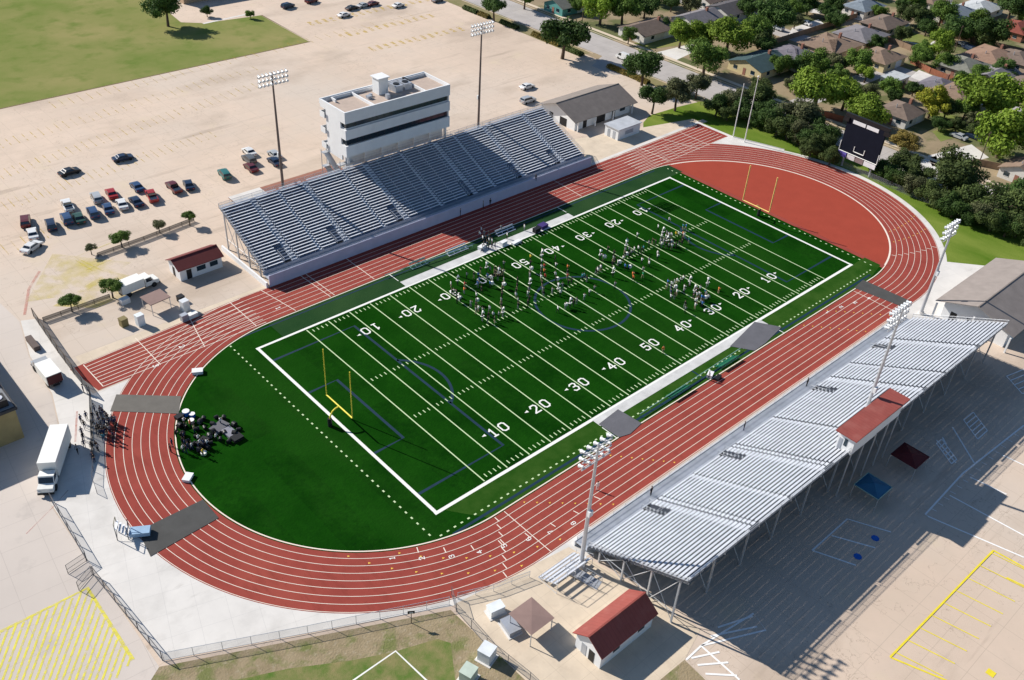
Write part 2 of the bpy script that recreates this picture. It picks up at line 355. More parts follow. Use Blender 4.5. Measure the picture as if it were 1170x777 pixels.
# grass bottom
mb=MB(); mb.poly(P((182,762),(515,697),(600,777),(640,830),(560,900),(120,860)),0.018); struct('verge',mb,M_verge,'rough brown verge below the bottom fence','verge')
mb=MB(); mb.poly(P((270,777),(330,764),(400,755),(450,745),(500,730),(515,735),(520,777),(560,860),(200,860)),0.022)
struct('bottom_grass',mb,mat('bottom_grass_green',(0.07,0.15,0.015),0.95,scale=0.45,c2=(0.27,0.22,0.10),detail=8,bump=0.3),'green grass at the bottom edge of the picture','grass')
mb=MB(); mb.strip(P((400,780),(452,744),(490,780)),0.22,0.028); struct('grass_line',mb,M_paint,'white painted corner lines on the bottom grass','painted line')
mb=MB(); mb.poly(P((754,777),(782,754),(830,800),(740,810)),0.018); struct('grass_patch',mb,M_verge,'rough grass patch beyond the red roofed shed','grass')
# planting strips along the lot edge near the street
mb=MB(); mb.poly([(96.5,96),(101.8,96),(101.8,600),(98,600)],0.015); mb.poly([(97.5,56),(102,56),(102,73),(97.5,78)],0.015)
struct('planting_strip',mb,mat('strip_grass',(0.17,0.17,0.06),0.95,scale=0.3,c2=(0.28,0.22,0.12)),'planted strip between the parking lot and the street','planting strip')

# ================================================================== TRACK AND FIELD
ZT=0.02
mb=MB(); mb.poly(stadium(RO,RO),ZT); mb2=mb
mb.poly([(-82,38.4),(-50,40.4),(-50,30.6),(-80.6,30.4)],ZT-0.002); mb.poly([(52,40.4),(86.6,41.0),(86.6,31.2),(52,30.6)],ZT-0.002)
struct('track',mb,M_track,'brick red eight lane running track','running track')
inner=stadium(RI,RI)
tz=ZT+0.005
mb=MB(); mb.poly([(60.7,-28.9)]+[p for p in bend(CR,30.0,-PI/2,PI/2,64) if p[0]>60.9]+[(60.7,29.1)],tz+0.004)
struct('red_zone',mb,M_dzone,'plain red rubber zone inside the far bend','track zone')
mb=MB(); mb.poly([p for p in stadium(RI,RI) if p[0]<=60.6]+[(60.6,29.6)][:0],tz)
o=struct('field_apron',mb,M_turf,'dark green turf infield inside the track','turf')
mb=MB(); mb.poly([(-50,24.9),(60.2,24.9),(60.2,29.3),(53,30.2),(-50,30.2)],tz+0.005); struct('far_turf_border',mb,M_apron,'greyer turf border along the far sideline','turf')
mb=MB(); mb.poly([(-54,-24.9),(60.2,-24.9),(60.2,-28.6),(53,-30.2),(-50,-30.2)],tz+0.005); struct('near_turf_border',mb,M_apron2,'lighter turf border along the near sideline','turf')
zl=ZT+0.018
# lanes
mb=MB()
for k in range(9):
    r=RI-0.25+ (RO-0.15-RI+0.25)*k/8
    w=0.19 if k==0 else 0.085
    mb.strip(stadium(r,r,96),w,zl+ (0.002 if k==0 else 0),closed=True)
mb.strip(bend(CR,30.15,-1.32,1.32,60),0.34,zl+0.004)
for k in range(0,9):
    y=30.7+ (40.1-30.7)*k/8
    ya=y-0.0; yl=y-1.9*k/8+0.2
    mb.strip([(-50,ya),(-79.6,yl)],0.12,zl+0.001)
    mb.strip([(52,ya),(85.6,ya+0.5)],0.12,zl+0.001)
mb.strip([(-79.8,38.3),(-79.6,30.9)],0.15,zl+0.003)
for kz,(x,dx) in enumerate(((-36.5,-0.5),(-35.6,-0.3),(-26.5,0),(-44,-1.5),(-52,0),(31,0.5),(62,0),(78,0),(74,-3),(-62,2),(-70,0))):
    mb.strip([(x,30.6),(x+dx,40.2)],0.12,zl+0.0055+0.0006*kz)
for x in (46.5,-47.5,): mb.strip([(x,-30.6),(x,-40.2)],0.12,zl+0.003)
for k in range(8):
    r=RI+0.6+1.22*k
    for a0 in (PI*1.5-0.02-k*0.02,PI*1.5-0.42+k*0.11):
        c_,s_=math.cos(a0),math.sin(a0); mb.strip([(CL+(r-0.5)*c_,(r-0.5)*s_),(CL+(r+0.5)*c_,(r+0.5)*s_)],0.14,zl+0.003)
    for a0 in (-1.15+k*0.03,):
        c_,s_=math.cos(a0),math.sin(a0); mb.strip([(CR+(r-0.5)*c_,(r-0.5)*s_),(CR+(r+0.5)*c_,(r+0.5)*s_)],0.14,zl+0.003)
struct('lane_lines',mb,M_lane,'cream lane lines painted on the running track','lane lines')
# orange exchange marks
mb=MB(); random.seed(5)
def tri(mb,x,y,s,a):
    ps=[(x+s*math.cos(a+t),y+s*math.sin(a+t)) for t in (0,2.3,-2.3)]; mb.poly(ps,zl+0.004)
for k in range(8):
    r=RI+0.6+1.22*k
    for a0 in (PI*1.5-0.50+0.085*k, PI*1.5-0.72+0.09*k,-0.95+0.03*k,-0.80+0.03*k):
        C_=CL if a0>2 else CR
        tri(mb,C_+r*math.cos(a0),r*math.sin(a0),0.22,a0+PI/2)
    for x0 in (-44+1.4*k,-28+1.1*k,36+1.2*k,28+1.1*k):
        tri(mb,x0,-(r),0.2,0)
struct('exchange_marks',mb,M_orange,'small orange and yellow exchange marks on the lanes','lane marks')

# block digits
GL={'0':["0110","1001","1001","1001","1001","0110"]}
SEG={ # strokes in a 4x6 box
 '0':[[(1,0),(3,0),(4,1),(4,5),(3,6),(1,6),(0,5),(0,1),(1,0)]],
 '1':[[(0.8,4.8),(2,6),(2,0)],[(0.8,0),(3.2,0)]],
 '2':[[(0,4.6),(0.8,6),(3.2,6),(4,4.8),(3.6,3.4),(0,0),(4,0)]],
 '3':[[(0,5.2),(1,6),(3.2,6),(4,5),(3.2,3.2),(1.4,3.2)],[(3.2,3.2),(4,1.8),(3.2,0),(0.8,0),(0,0.9)]],
 '4':[[(3,0),(3,6),(0,2),(4.2,2)]],
 '5':[[(3.8,6),(0.4,6),(0.2,3.3),(2.8,3.6),(4,2.2),(3.2,0),(0.6,0),(0,0.9)]],
 '6':[[(3.6,5.4),(2.6,6),(1,6),(0,4.6),(0,1.2),(1,0),(3,0),(4,1),(4,2.3),(3,3.4),(1,3.4),(0,2.6)]],
 '7':[[(0,6),(4,6),(1.6,0)]],
 '8':[[(1,0),(3,0),(4,1),(4,2.2),(3,3.1),(3.8,4),(3.8,5),(3,6),(1,6),(0.2,5),(0.2,4),(1,3.1),(3,3.1)],[(1,3.1),(0,2.2),(0,1),(1,0)]]}
def glyph(mb,ch,cx,cy,h,rot,w,z):
    ca,sa=math.cos(rot),math.sin(rot); k=h/6
    for st in SEG[ch]:
        pts=[]
        for x,y in st:
            x=(x-2)*k*0.95; y=(y-3)*k; pts.append((cx+x*ca-y*sa,cy+x*sa+y*ca))
        for a,b in zip(pts[:-1],pts[1:]):
            A=Vector(a);B=Vector(b); d=(B-A).normalized()*w*0.42
            mb.strip([tuple(A-d),tuple(B+d)],w,z)
            z+=0.0004
# lane numbers
mb=MB()
for k in range(8):
    a=1.5*PI-0.53+0.082*k-0.0; 
for k,(u,v) in enumerate([(448,638),(482,638),(516,636),(548,631),(576,624),(604,616),(629,608),(655,598)]):
    p=g(u,v); a=math.atan2(p.y,p.x-CL) if p.x<CL else -PI/2
    glyph(mb,str(k+1),p.x,p.y,0.7,a+PI/2+PI/2,0.11,zl+0.006)
for k,(u,v) in enumerate([(945,357),(961,351),(977,346),(993,341)]):
    p=g(u,v); glyph(mb,str(k+1),p.x,p.y,0.75,PI/2,0.14,zl+0.006)
for k,(u,v) in enumerate([(318,352),(208,396),(178,418),(112,0)][:3]):
    p=g(u,v); glyph(mb,str(k+1),p.x,p.y,0.85,-PI/2,0.14,zl+0.006)
struct('lane_numbers',mb,M_paint,'white lane numbers on the running track','lane numbers')

X0,W2=60*YD,26.667*YD
mb=MB()
bw=0.62
mb.strip([(-X0-bw,W2+bw/2),(X0+bw,W2+bw/2)],bw*0.8,zl+0.003); mb.strip([(-X0-bw,-W2-bw/2),(X0+bw,-W2-bw/2)],bw*0.9,zl+0.003)
mb.strip([(-X0-bw/2,-W2-0.1),(-X0-bw/2,W2+0.1)],bw*0.85,zl+0.0045); mb.strip([(X0+bw/2,-W2-0.1),(X0+bw/2,W2+0.1)],bw*0.8,zl+0.0045)
for x in (-23.2,22.8):
    mb.strip([(x,27.3),(x,30.3)],0.15,zl+0.006); mb.strip([(x,-27.0),(x,-30.3)],0.15,zl+0.006)
struct('field_border',mb,M_paint,'white border lines of the football field','painted border')
mb=MB(); mb.poly([(-23.2,W2+bw*0.7),(22.8,W2+bw*0.7),(22.8,26.8),(-23.2,26.8)],zl+0.006); mb.poly([(-23.2,-W2-bw*0.7),(22.8,-W2-bw*0.7),(22.8,-26.6),(-23.2,-26.6)],zl+0.006)
struct('bench_area_paint',mb,M_benchp,'scuffed white painted bench areas along both sidelines','painted area')
mb=MB()
for i in range(-10,11): mb.strip([(i*5*YD,-W2+0.15),(i*5*YD,W2-0.15)],0.19,zl)
for i in range(-49,50):
    if i%5==0: continue
    x=i*YD
    for y,s in ((8.9-0.0,1),(-8.9,1)):
        pass
    for yc in (W2-1.0,-W2+1.0): mb.strip([(x,yc-0.38),(x,yc+0.38)],0.16,zl)
    for yc in (5.6,-6.2): mb.strip([(x,yc-0.36),(x,yc+0.36)],0.16,zl)
for i in (-9,9): pass
# dotted restraining line around
x=-57.5
while x<57: mb.poly([(x,-28.5),(x+0.4,-28.5),(x+0.4,-28.25),(x,-28.25)],zl+0.004); x+=1.25
y=-27.5
while y<28: mb.poly([(-58.6,y),(-58.35,y),(-58.35,y+0.4),(-58.6,y+0.4)],zl+0.004); mb.poly([(58.4,y),(58.65,y),(58.65,y+0.4),(58.4,y+0.4)],zl+0.004); y+=1.35
struct('yard_lines',mb,M_yline,'pale green white yard lines and hash marks on the field','yard lines')
mb=MB()
seq=[10,20,30,40,50,40,30,20,10]
for i,n in enumerate(seq):
    x=(-40+10*i)*YD
    for sy,rot in ((-16.95,0),(17.6,PI)):
        sg=1 if rot==0 else -1
        s=str(n)
        glyph(mb,s[0],x-sg*1.1,sy,1.8,rot,0.27,zl+0.007); glyph(mb,s[1],x+sg*1.1,sy,1.8,rot,0.27,zl+0.007)
        if n!=50:
            ax=x+(-2.4 if i<4 else 2.4); dx=-0.75 if i<4 else 0.75
            yy=sy+sg*0.3
            mb.poly([(ax,yy-0.28),(ax+dx,yy),(ax,yy+0.28)],zl+0.007)
struct('yard_numbers',mb,M_paint,'white yard numbers painted on the football field','yard numbers')
# blue soccer lines
mb=MB(); zb=zl-0.003
def arc(cx,cy,r,a0,a1,n=32): return [(cx+r*math.cos(a0+(a1-a0)*i/n),cy+r*math.sin(a0+(a1-a0)*i/n)) for i in range(n+1)]
bwid=0.5
for s in (-1,1):
    mb.strip([(s*X0,-20.16),(s*(X0-16.5),-20.16),(s*(X0-16.5),20.16),(s*X0,20.16)],bwid,zb)
    mb.strip([(s*X0,-9.16),(s*(X0-5.5),-9.16),(s*(X0-5.5),9.16),(s*X0,9.16)],bwid,zb)
    a=math.acos(5.5/9.15); mb.strip(arc(s*(X0-11),0,9.15,(PI if s>0 else 0)-a,(PI if s>0 else 0)+a),bwid,zb)
mb.strip(arc(0,0,9.15,0,2*PI,64),bwid,zb); mb.strip([(0,-29),(0,29)],0.3,zb-0.001)
mb.strip([(-X0-1,-29.3),(X0,-29.3)],0.45,zb+0.004); mb.strip([(-X0-1,29.3),(X0,29.3)],0.3,zb+0.004)
struct('soccer_lines',mb,M_blue,'faint blue soccer lines laid into the turf','soccer lines')

# ================================================================== LOT MARKINGS
zp=0.024
ZC=[0.0]
def L2(mb,pts,w):
    ZC[0]+=0.0008; mb.strip(P(*pts),w,zp+ZC[0]%0.03)
mb=MB()
for pts in (((928,629),(968,593),(1018,608)),((950,612),(1000,626)),((928,629),(978,646)),
  ((1057,588),(1100,541),(1170,486)),((1060,590),(1170,637)),((1085,566),(1170,612)),((1108,545),(1150,565)),((1145,520),(1175,534)),
  ((784,754),(801,738),(861,701),(875,720),(801,738)),((812,727),(865,716)),((820,717),(860,704)),((801,738),(845,777)),((790,752),(822,745)),((797,760),(832,757)),((806,770),(842,772)),
  ((1088,488),(1113,529)),((1070,503),(1092,529)),((1077,500),(1081,508))):
    L2(mb,pts,0.26)
# hatched boxes
def hatch(mb,a,b,c,d,n,w):
    A,B,C_,D=[Vector(p) for p in P(a,b,c,d)]
    for k_,(q0,q1) in enumerate(((A,B),(B,C_),(C_,D),(D,A))): mb.strip([tuple(q0),tuple(q1)],w,zp+0.004+0.001*k_)
    for i in range(1,n):
        t=i/n; mb.strip([tuple(A.lerp(D,t)),tuple(B.lerp(C_,t))],w,zp+0.002)
hatch(mb,(1101,480),(1112,471),(1128,492),(1117,502),5,0.2); hatch(mb,(1070,507),(1076,502),(1093,525),(1087,530),5,0.2)
hatch(mb,(1150,430),(1170,422),(1190,440),(1168,450),4,0.2)
for i in range(16):
    a=Vector((1057+i*7.2,588-i*6.6)); L2(mb,((a.x,a.y),(a.x+6,a.y+3)),0.12)
struct('white_lot_lines',mb,M_paintlot,'white parking bay lines behind the near grandstand','painted lines')
mb=MB()
L2(mb,((1017,751),(1135,629)),0.26)
for i in range(9):
    t=i/8.6; u=1135-118*t; v=629+122*t; L2(mb,((u-2,v+3),(u+52,v+3+27)),0.15)
L2(mb,((1017,751),(1080,777),(1130,799)),0.25); L2(mb,((1135,629),(1200,665)),0.3); L2(mb,((1150,660),(1200,684)),0.25)
struct('yellow_lot_lines',mb,M_yellow,'bright yellow parking bay lines at the lower right','painted lines')
mb=MB(); p=g(1132,769); mb.obox((p.x,p.y),1.0,1.0,zp,zp+0.004,0); struct('yellow_square',mb,M_yellow,'solid yellow square painted at the lower right corner','painted mark')
mb=MB()
for u,v in ((1000,615),(980,636)):
    p=g(u,v); mb.poly([(p.x+0.6*math.cos(t*PI/4),p.y+0.6*math.sin(t*PI/4)) for t in range(8)],zp+0.003)
struct('accessible_marks',mb,M_hblue,'blue accessible parking marks behind the near grandstand','painted marks')
# yellow hatched area lower left
mb=MB()
Q=P((0,722),(100,672),(152,754),(60,860),(-60,860))
A=[Vector(p) for p in P((-2,724),(100,673))]; 
def inside(p,poly):
    c=False; n=len(poly)
    for i in range(n):
        a=poly[i]; b=poly[(i+1)%n]
        if (a[1]>p[1])!=(b[1]>p[1]) and p[0]<(b[0]-a[0])*(p[1]-a[1])/(b[1]-a[1])+a[0]: c=not c
    return c
mb.strip([Q[0],Q[1],Q[2]],0.45,zp+0.002)
for i in range(-12,40):
    u0=-20+i*7.6; run=[]
    for j in range(60):
        v=860-j*3.4; u=u0+j*1.25; p=tuple(g(u,v)[:2])
        if inside(p,Q): run.append(p)
        elif len(run)>1: mb.strip([run[0],run[-1]],0.28,zp); run=[]
    if len(run)>1: mb.strip([run[0],run[-1]],0.28,zp)
struct('yellow_hatching',mb,worn('hatch_yellow_paint',(0.80,0.72,0.08),1.5,0.30,0.55,0.8),'yellow striped no parking area at the lower left corner','painted hatching')
mb=MB()
for (u0,v0,u1,v1,n) in ((355,27,495,-2,18),(390,41,492,18,13),(425,56,526,33,13),(600,36,640,60,0)):
    for i in range(n):
        t=i/max(n-1,1); p=g(u0+(u1-u0)*t,v0+(v1-v0)*t); mb.strip([(p.x-0.2,p.y-1.9),(p.x+0.2,p.y+1.9)],1.2,zp)
for r,(u0,v0,u1,v1,n) in enumerate(((5,235,250,150,30),(0,200,300,95,34),(0,165,300,75,32),(60,120,480,15,40),(5,285,120,240,10))):
    for i in range(n):
        t=i/n; p=g(u0+(u1-u0)*t,v0+(v1-v0)*t); mb.strip([(p.x,p.y-2.4),(p.x,p.y+2.4)],0.2,zp)
struct('faded_lot_marks',mb,M_fyel,'faded yellow bay marks across the big parking lot','painted marks')
mb=MB(); mb.poly(P((30,345),(95,335),(150,300),(60,290)),zp-0.004); mb.poly(P((60,350),(125,310),(180,322),(110,352)),zp-0.003)
for pts in (((118,310),(86,294),(128,277)),((98,309),(131,295)),((86,297),(105,309))): L2(mb,pts,0.3)
struct('kerb_paint',mb,worn('kerb_yellow_paint',(0.66,0.56,0.10),0.2,0.40,0.65,0.45),'yellowed paint stains by the small fenced trees','painted stain')
mb=MB(); mb.strip(P((28,360),(33,330),(45,310)),0.5,zp); mb.strip(P((88,470),(86,505)),0.3,zp); mb.strip(P((30,610),(60,580),(78,560)),0.12,zp)
struct('fire_lane_line',mb,worn('fire_lane_red',(0.60,0.25,0.20),0.5,0.3,0.6,0.5),'faded red fire lane line on the left drive','painted line')

# ================================================================== GRANDSTANDS
def grandstand(name,label,sg,y0,z0,n,dy,dz,xa,xb,aisles,narrow,portals,walk,group):
    t=thing(name,label,'grandstand',(0,0,0),0,group)
    ys=lambda i:y0+sg*dy*i
    def bx(m,x0,x1,ya,yb,za,zb): m.box(x0,x1,min(ya,yb),max(ya,yb),za,zb)
    deck=MB()
    for i in range(n): bx(deck,xa,xb,ys(i),ys(i+1)-sg*0.003,z0+dz*i-0.05,z0+dz*i)
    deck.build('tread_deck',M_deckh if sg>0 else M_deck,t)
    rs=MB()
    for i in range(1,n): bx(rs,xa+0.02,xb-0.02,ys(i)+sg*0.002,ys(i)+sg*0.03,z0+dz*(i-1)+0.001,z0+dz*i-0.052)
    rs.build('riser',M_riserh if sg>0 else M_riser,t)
    cuts=sorted([(a-0.65,a+0.65) for a in aisles]+[(a-0.35,a+0.35) for a in narrow])
    for i in range(n):
        b=MB(); x=xa+0.05; z=z0+dz*i+0.42; yy=ys(i)+sg*dy*0.42
        cc=list(cuts)
        if i<6: cc=sorted(cuts+[(p-0.9,p+0.9) for p in portals]); 
        for c0,c1 in cc+[(xb-0.05,xb)]:
            if c0>x+0.3: bx(b,x,c0,yy,yy+sg*0.31,z-0.045,z)
            x=max(x,c1)
        # brackets
        x=xa+0.8
        while x<xb: 
            bx(b,x,x+0.05,yy+sg*0.04,yy+sg*0.2,z-0.42,z-0.046); x+=3.6
        b.build('bench_seat',M_alu,t)
    for a in aisles+narrow:
        hw=0.62 if a in aisles else 0.33
        s=MB()
        for i in range(n-1):
            bx(s,a-hw,a+hw,ys(i)+sg*dy*0.25,ys(i+1)-sg*0.03,z0+dz*i+0.002,z0+dz*(i+0.5))
        s.build('aisle_steps',M_alu,t)
        if a in narrow or sg<0: continue
        for i in range(1,n-2,3):
            r=MB(); q=z0+dz*i; r.tube((a,ys(i)+sg*0.1,q),(a,ys(i)+sg*0.1,q+0.9),0.035,n=5); r.tube((a,ys(i+1)+sg*0.3,q+dz),(a,ys(i+1)+sg*0.3,q+dz+0.9),0.035,n=5)
            r.tube((a,ys(i)+sg*0.1,q+0.9),(a,ys(i+1)+sg*0.3,q+dz+0.9),0.04,n=5)
            r.build('aisle_handrail',M_steel,t)
    yt=ys(n); zt=z0+dz*(n-1)
    # back and side rails
    def rail(pts,name='guard_rail',mesh=True,h=1.05,mids=2):
        r=MB(); m=MB()
        for a,b in zip(pts[:-1],pts[1:]):
            A=Vector(a);B=Vector(b); L_=(B-A).length; k=max(1,int(L_/2.4))
            for j in range(k+1):
                p=A.lerp(B,j/k); r.tube(p,p+Vector((0,0,h)),0.03,n=5)
            for q in range(1,mids+1):
                r.tube(A+Vector((0,0,h*q/mids)),B+Vector((0,0,h*q/mids)),0.03,n=5)
            m.add([A+Vector((0,0,0.05)),B+Vector((0,0,0.05)),B+Vector((0,0,h-0.03)),A+Vector((0,0,h-0.03))],[(0,1,2,3)])
        o=r.build(name,M_steel,t)
        if mesh: m.build('rail_mesh',M_fence,o)
    rail([(xa,yt,zt),(xb,yt,zt)])
    rail([(xa,ys(0),z0),(xa,yt,zt)]); rail([(xb,ys(0),z0),(xb,yt,zt)])
    # walkway
    yw=y0-sg*walk
    w=MB(); bx(w,xa-0.2,xb+0.2,yw,y0,z0-0.75,z0-0.65); w.build('front_walkway',M_walk,t)
    fr=MB(); bx(fr,xa-0.2,xb+0.2,y0-sg*0.03,y0-sg*0.001,z0-0.65,z0-0.05); fr.build('front_riser',M_alud,t)
    f=MB(); bx(f,xa-0.25,xb+0.25,yw-sg*0.25,yw-sg*0.001,0,(z0+0.2 if sg>0 else z0-0.55)); f.build('front_wall',M_lav if sg>0 else M_wall,t)
    rail([(xa,yw+sg*0.1,z0-0.65),(xb,yw+sg*0.1,z0-0.65)],'front_rail',h=1.0)
    # structure
    xs=[xa+0.3+(xb-xa-0.6)*k/12 for k in range(13)]
    for k,x in enumerate(xs):
        fr=MB(); cols=[0.12,0.38,0.66,0.93]; last=None
        for c in cols:
            y=y0+sg*dy*n*c; z=z0+dz*n*c-0.35
            if last: fr.tube((x,last[0],0.3),(x,y,z),0.06,n=5); fr.tube((x,last[0],last[1]),(x,y,0.3),0.05,n=5); 
            last=(y,z)
        fr.tube((x,y0,z0-0.25),(x,yt,zt-0.2),0.11,n=6)
        fr.tube((x,y0+sg*dy*n*0.2,z0+dz*n*0.2-1.2),(x,yt-sg*0.5,z0+dz*n*0.2-1.2),0.05,n=5) if k%12==0 else None
        o=fr.build('support_frame',M_steel,t)
        for c in cols:
            y=y0+sg*dy*n*c; z=z0+dz*n*c-0.35
            pz=MB(); pz.box(x-0.11,x+0.11,y-0.11,y+0.11,0,z); pz.build('support_post',M_steel,o)
    # portals: dark stair wells with railings at the front of the seating
    for p in portals:
        q=MB(); zz=z0+0.02
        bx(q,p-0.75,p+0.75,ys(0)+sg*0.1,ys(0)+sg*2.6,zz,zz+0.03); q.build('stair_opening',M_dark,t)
        rail([(p-0.8,ys(0),z0),(p-0.8,ys(4),z0+dz*4*0.6),(p+0.8,ys(4),z0+dz*4*0.6),(p+0.8,ys(0),z0)],'stair_rail',mesh=False,h=1.1)
    return t
home=grandstand('home_grandstand','long aluminium grandstand under the white press box with pale lavender front wall',1,42.5,2.3,24,0.645,0.292,-43.4,43.6,
   [-36.5,-24.5,-9.5,9.5,24.2,36.6],[-30.6,-15.3,0,15.3],[-38.0,-26.1,-11.2,8.0,22.6,35.1],2.1,None)
vis=grandstand('visitor_grandstand','long aluminium grandstand nearest the camera with small red roofed booth on top',-1,-43.8,1.6,25,0.632,0.302,-44.0,44.6,
   [-30.5,-12.8,15.3,33.5],[-21.9,-1.3,21.9,-29.2,-11.5],[-32.3,-14.6,10.8,30.0],2.2,None)
# low white plinth wall on the left end of the home stand
mb=MB(); mb.box(-44.3,-43.95,40.3,57.5,0,1.1); mb.build('end_plinth',M_wall,home)
mb=MB(); mb.box(43.9,44.2,40.3,57.5,0,1.1); mb.build('end_plinth',M_wall,home)

# steps in front of visitor stand left: portable bleacher
def bleacher(label,loc,rot,L_,rows):
    t=thing('portable_bleacher',label,'bleacher',loc,rot)
    for i in range(rows):
        b=MB(); b.box(-L_/2,L_/2,i*0.65,i*0.65+0.26,0.42+i*0.3,0.47+i*0.3); b.build('bench_seat',M_alu,t)
    f=MB()
    for i in range(rows): f.box(-L_/2,L_/2,i*0.65-0.3,i*0.65-0.02,0.1+i*0.3-0.06,0.1+i*0.3)
    f.build('footboard',M_alud,t)
    s=MB()
    for x in (-L_/2,0,L_/2): 
        s.tube((x,-0.3,0.03),(x,rows*0.65,0.03),0.04,n=5); s.tube((x,rows*0.65,0.03),(x,rows*0.65,0.4+rows*0.3),0.04,n=5); s.tube((x,-0.2,0.05),(x,rows*0.65,0.35+rows*0.3),0.04,n=5)
    s.build('bleacher_frame',M_steel,t)
    r=MB(); zt=rows*0.3+0.4
    for z in (zt+0.4,zt+1.0): r.tube((-L_/2,rows*0.65,z),(L_/2,rows*0.65,z),0.03,n=5)
    for k in range(5): x=-L_/2+L_*k/4; r.tube((x,rows*0.65,zt-0.3),(x,rows*0.65,zt+1),0.03,n=5)
    for x in (-L_/2,L_/2): 
        r.tube((x,0.3,1.3),(x,rows*0.65,zt+1),0.03,n=5); r.tube((x,0.3,0.4),(x,0.3,1.3),0.03,n=5)
    r.build('guard_rail',M_steel,t)
    return t
bleacher('small grey portable bleacher at the left end of the near grandstand',(-48.6,-42.6,0),PI,6.6,5)
# ramp / stair from the near stand's left end
def stair_ramp(label,p0,p1,z1,w=1.4):
    t=thing('access_stair',label,'stair',(0,0,0))
    A=Vector((p0[0],p0[1],0)); B=Vector((p1[0],p1[1],z1)); d=(B-A); n=10; s=MB()
    ang=math.atan2(d.y,d.x)
    for i in range(n):
        c=A.lerp(B,(i+0.5)/n); s.obox((c.x,c.y),Vector((d.x,d.y)).length/n*0.9,w,c.z-0.05,c.z+0.02,ang)
    s.build('stair_treads',M_alud,t)
    nn=Vector((-math.sin(ang),math.cos(ang),0))*w/2; r=MB()
    for q in (-1,1):
        for h in (0.5,1.0): r.tube(A+nn*q+Vector((0,0,h)),B+nn*q+Vector((0,0,h)),0.035,n=5)
        r.tube(A+nn*q,B+nn*q,0.06,n=5)
        for k in range(5): c=A.lerp(B,k/4)+nn*q; r.tube(c,c+Vector((0,0,1)),0.03,n=5)
    r.build('stair_rail',M_steel,t)
stair_ramp('low grey metal ramp beside the left end of the near grandstand',(-46.6,-48.6),(-48.0,-43.9),0.5,1.5)

# ================================================================== PRESS BOX
pb=thing('press_box','tall white press box with two dark window bands behind the home grandstand','press box',(0.8,63.2,0))
X1,X2,Y1,Y2=-14,14,-4.6,4.6
body=MB()
for z0,z1 in ((11,13.5),(14.9,17.05),(18.5,21)): body.box(X1,X2,Y1,Y1+0.35,z0,z1)
body.box(X2-0.3,X2-0.003,Y1+0.352,Y2,11,20.9)                   # right wall
body.box(X1+0.003,X1+0.35,Y1+1.8,Y2-2.0,9.8,20.9)               # left wall
for z0,z1 in ((11,13.5),(14.9,17.05),(18.5,20.9)): body.box(X1+0.003,X1+0.35,Y1+0.352,Y1+1.798,z0,z1)
body.box(X1+2.8,X2-0.3,Y2-0.35,Y2-0.003,11,20.9)
body.box(X1+2.5,X1+2.8,Y2-2.0,Y2-0.36,9.8,20.9)
body.box(X1+0.8,X2-0.8,Y1+1.6,Y1+1.8,8.0,10.99)
body.build('wall',M_wall,pb)
fl=MB(); fl.box(X1+0.36,X2-0.31,Y1+0.36,Y2-0.36,11.0,11.25); fl.box(X1+0.36,X2-0.31,Y1+0.36,Y2-0.36,17.1,17.3); fl.build('floor_slab',M_wall,pb)
for z0,z1 in ((13.5,14.9),(17.05,18.5)):
    w=MB(); w.box(X1+0.5,X2-0.45,Y1+0.55,Y1+0.6,z0,z1); w.box(X1+0.5,X1+0.55,Y1+0.6,Y1+1.8,z0,z1); o=w.build('window_band',M_glass,pb)
    m_=MB()
    for k in range(15): x=X1+1+k*1.85; m_.box(x,x+0.06,Y1+0.48,Y1+0.54,z0,z1)
    m_.build('mullion',M_dark,o)
# window on left wall edge
for z in (12,15.5,19): 
    b=MB(); b.box(X1-0.35,X1+2.4,Y2-1.95,Y2-0.2,z-1.6,z-1.45); b.build('landing',M_wall,pb)
    b=MB(); b.box(X1-0.35,X1-0.25,Y2-1.95,Y2-0.2,z-1.45,z-0.3); b.box(X1-0.248,X1+2.4,Y2-0.29,Y2-0.2,z-1.45,z-0.4); b.build('landing_parapet',M_wall,pb)
rf=MB(); rf.box(X1+0.36,X2-0.31,Y1+0.36,Y2-0.36,20.1,20.25); rf.build('roof',M_roof_tan,pb)
pp=MB()
for x in (-6.3,7.4): pp.box(x,x+0.3,Y1+0.353,Y2-0.36,20.26,20.85)
pp.box(X1,X2,Y2-0.002,Y2+0.3,20.0,21.05); pp.box(X1-0.002,X1+0.35,Y2-2.0,Y2-0.004,19.4,21.0); pp.box(X1-0.003,X1+0.345,Y1+0.353,Y2-2.002,20.902,21.0); pp.box(X2-0.3,X2+0.002,Y1+0.353,Y2-0.004,20.902,21.0)
pp.build('parapet',M_wall,pb)
tw=MB(); tw.box(-1.6,0.9,0.6,3.0,20.26,23.8); tw.box(-1.9,1.2,0.3,3.3,23.8,24.0); tw.build('roof_penthouse',M_wall,pb)
ant=MB(); ant.tube((0.9,0.0,20.3),(0.9,0,22.3),0.05); ant.tube((0,0.0,20.3),(0,0,21.6),0.05); ant.box(-1.5,-0.7,-2.3,-1.5,20.26,21.3); ant.box(-4.8,-3.8,0,1,20.26,20.9); ant.box(-3.6,-3.0,1,1.6,20.26,20.8); ant.build('roof_equipment',M_alud,pb)
for x in (2.2,4.6):
    ac=MB(); ac.box(x,x+2.0,-0.4,2.2,20.26,21.7); o=ac.build('air_conditioner',M_alud,pb)
    fn=MB(); fn.tube((x+1,0.9,21.7),(x+1,0.9,21.85),0.7,n=14); fn.build('fan_grille',M_dark,o)
dk=MB(); dk.box(6.9,7.3,1.2,3.6,20.26,21.6); dk.build('roof_screen',M_dark,pb)
for x in (-13.2,-8.8,-4.4,0,4.4,8.8,13.2):
    for y in (-3.9,3.9):
        c=MB(); c.box(x-0.25,x+0.25,y-0.25,y+0.25,0,10.98); c.build('column',M_wall,pb)
st=MB()
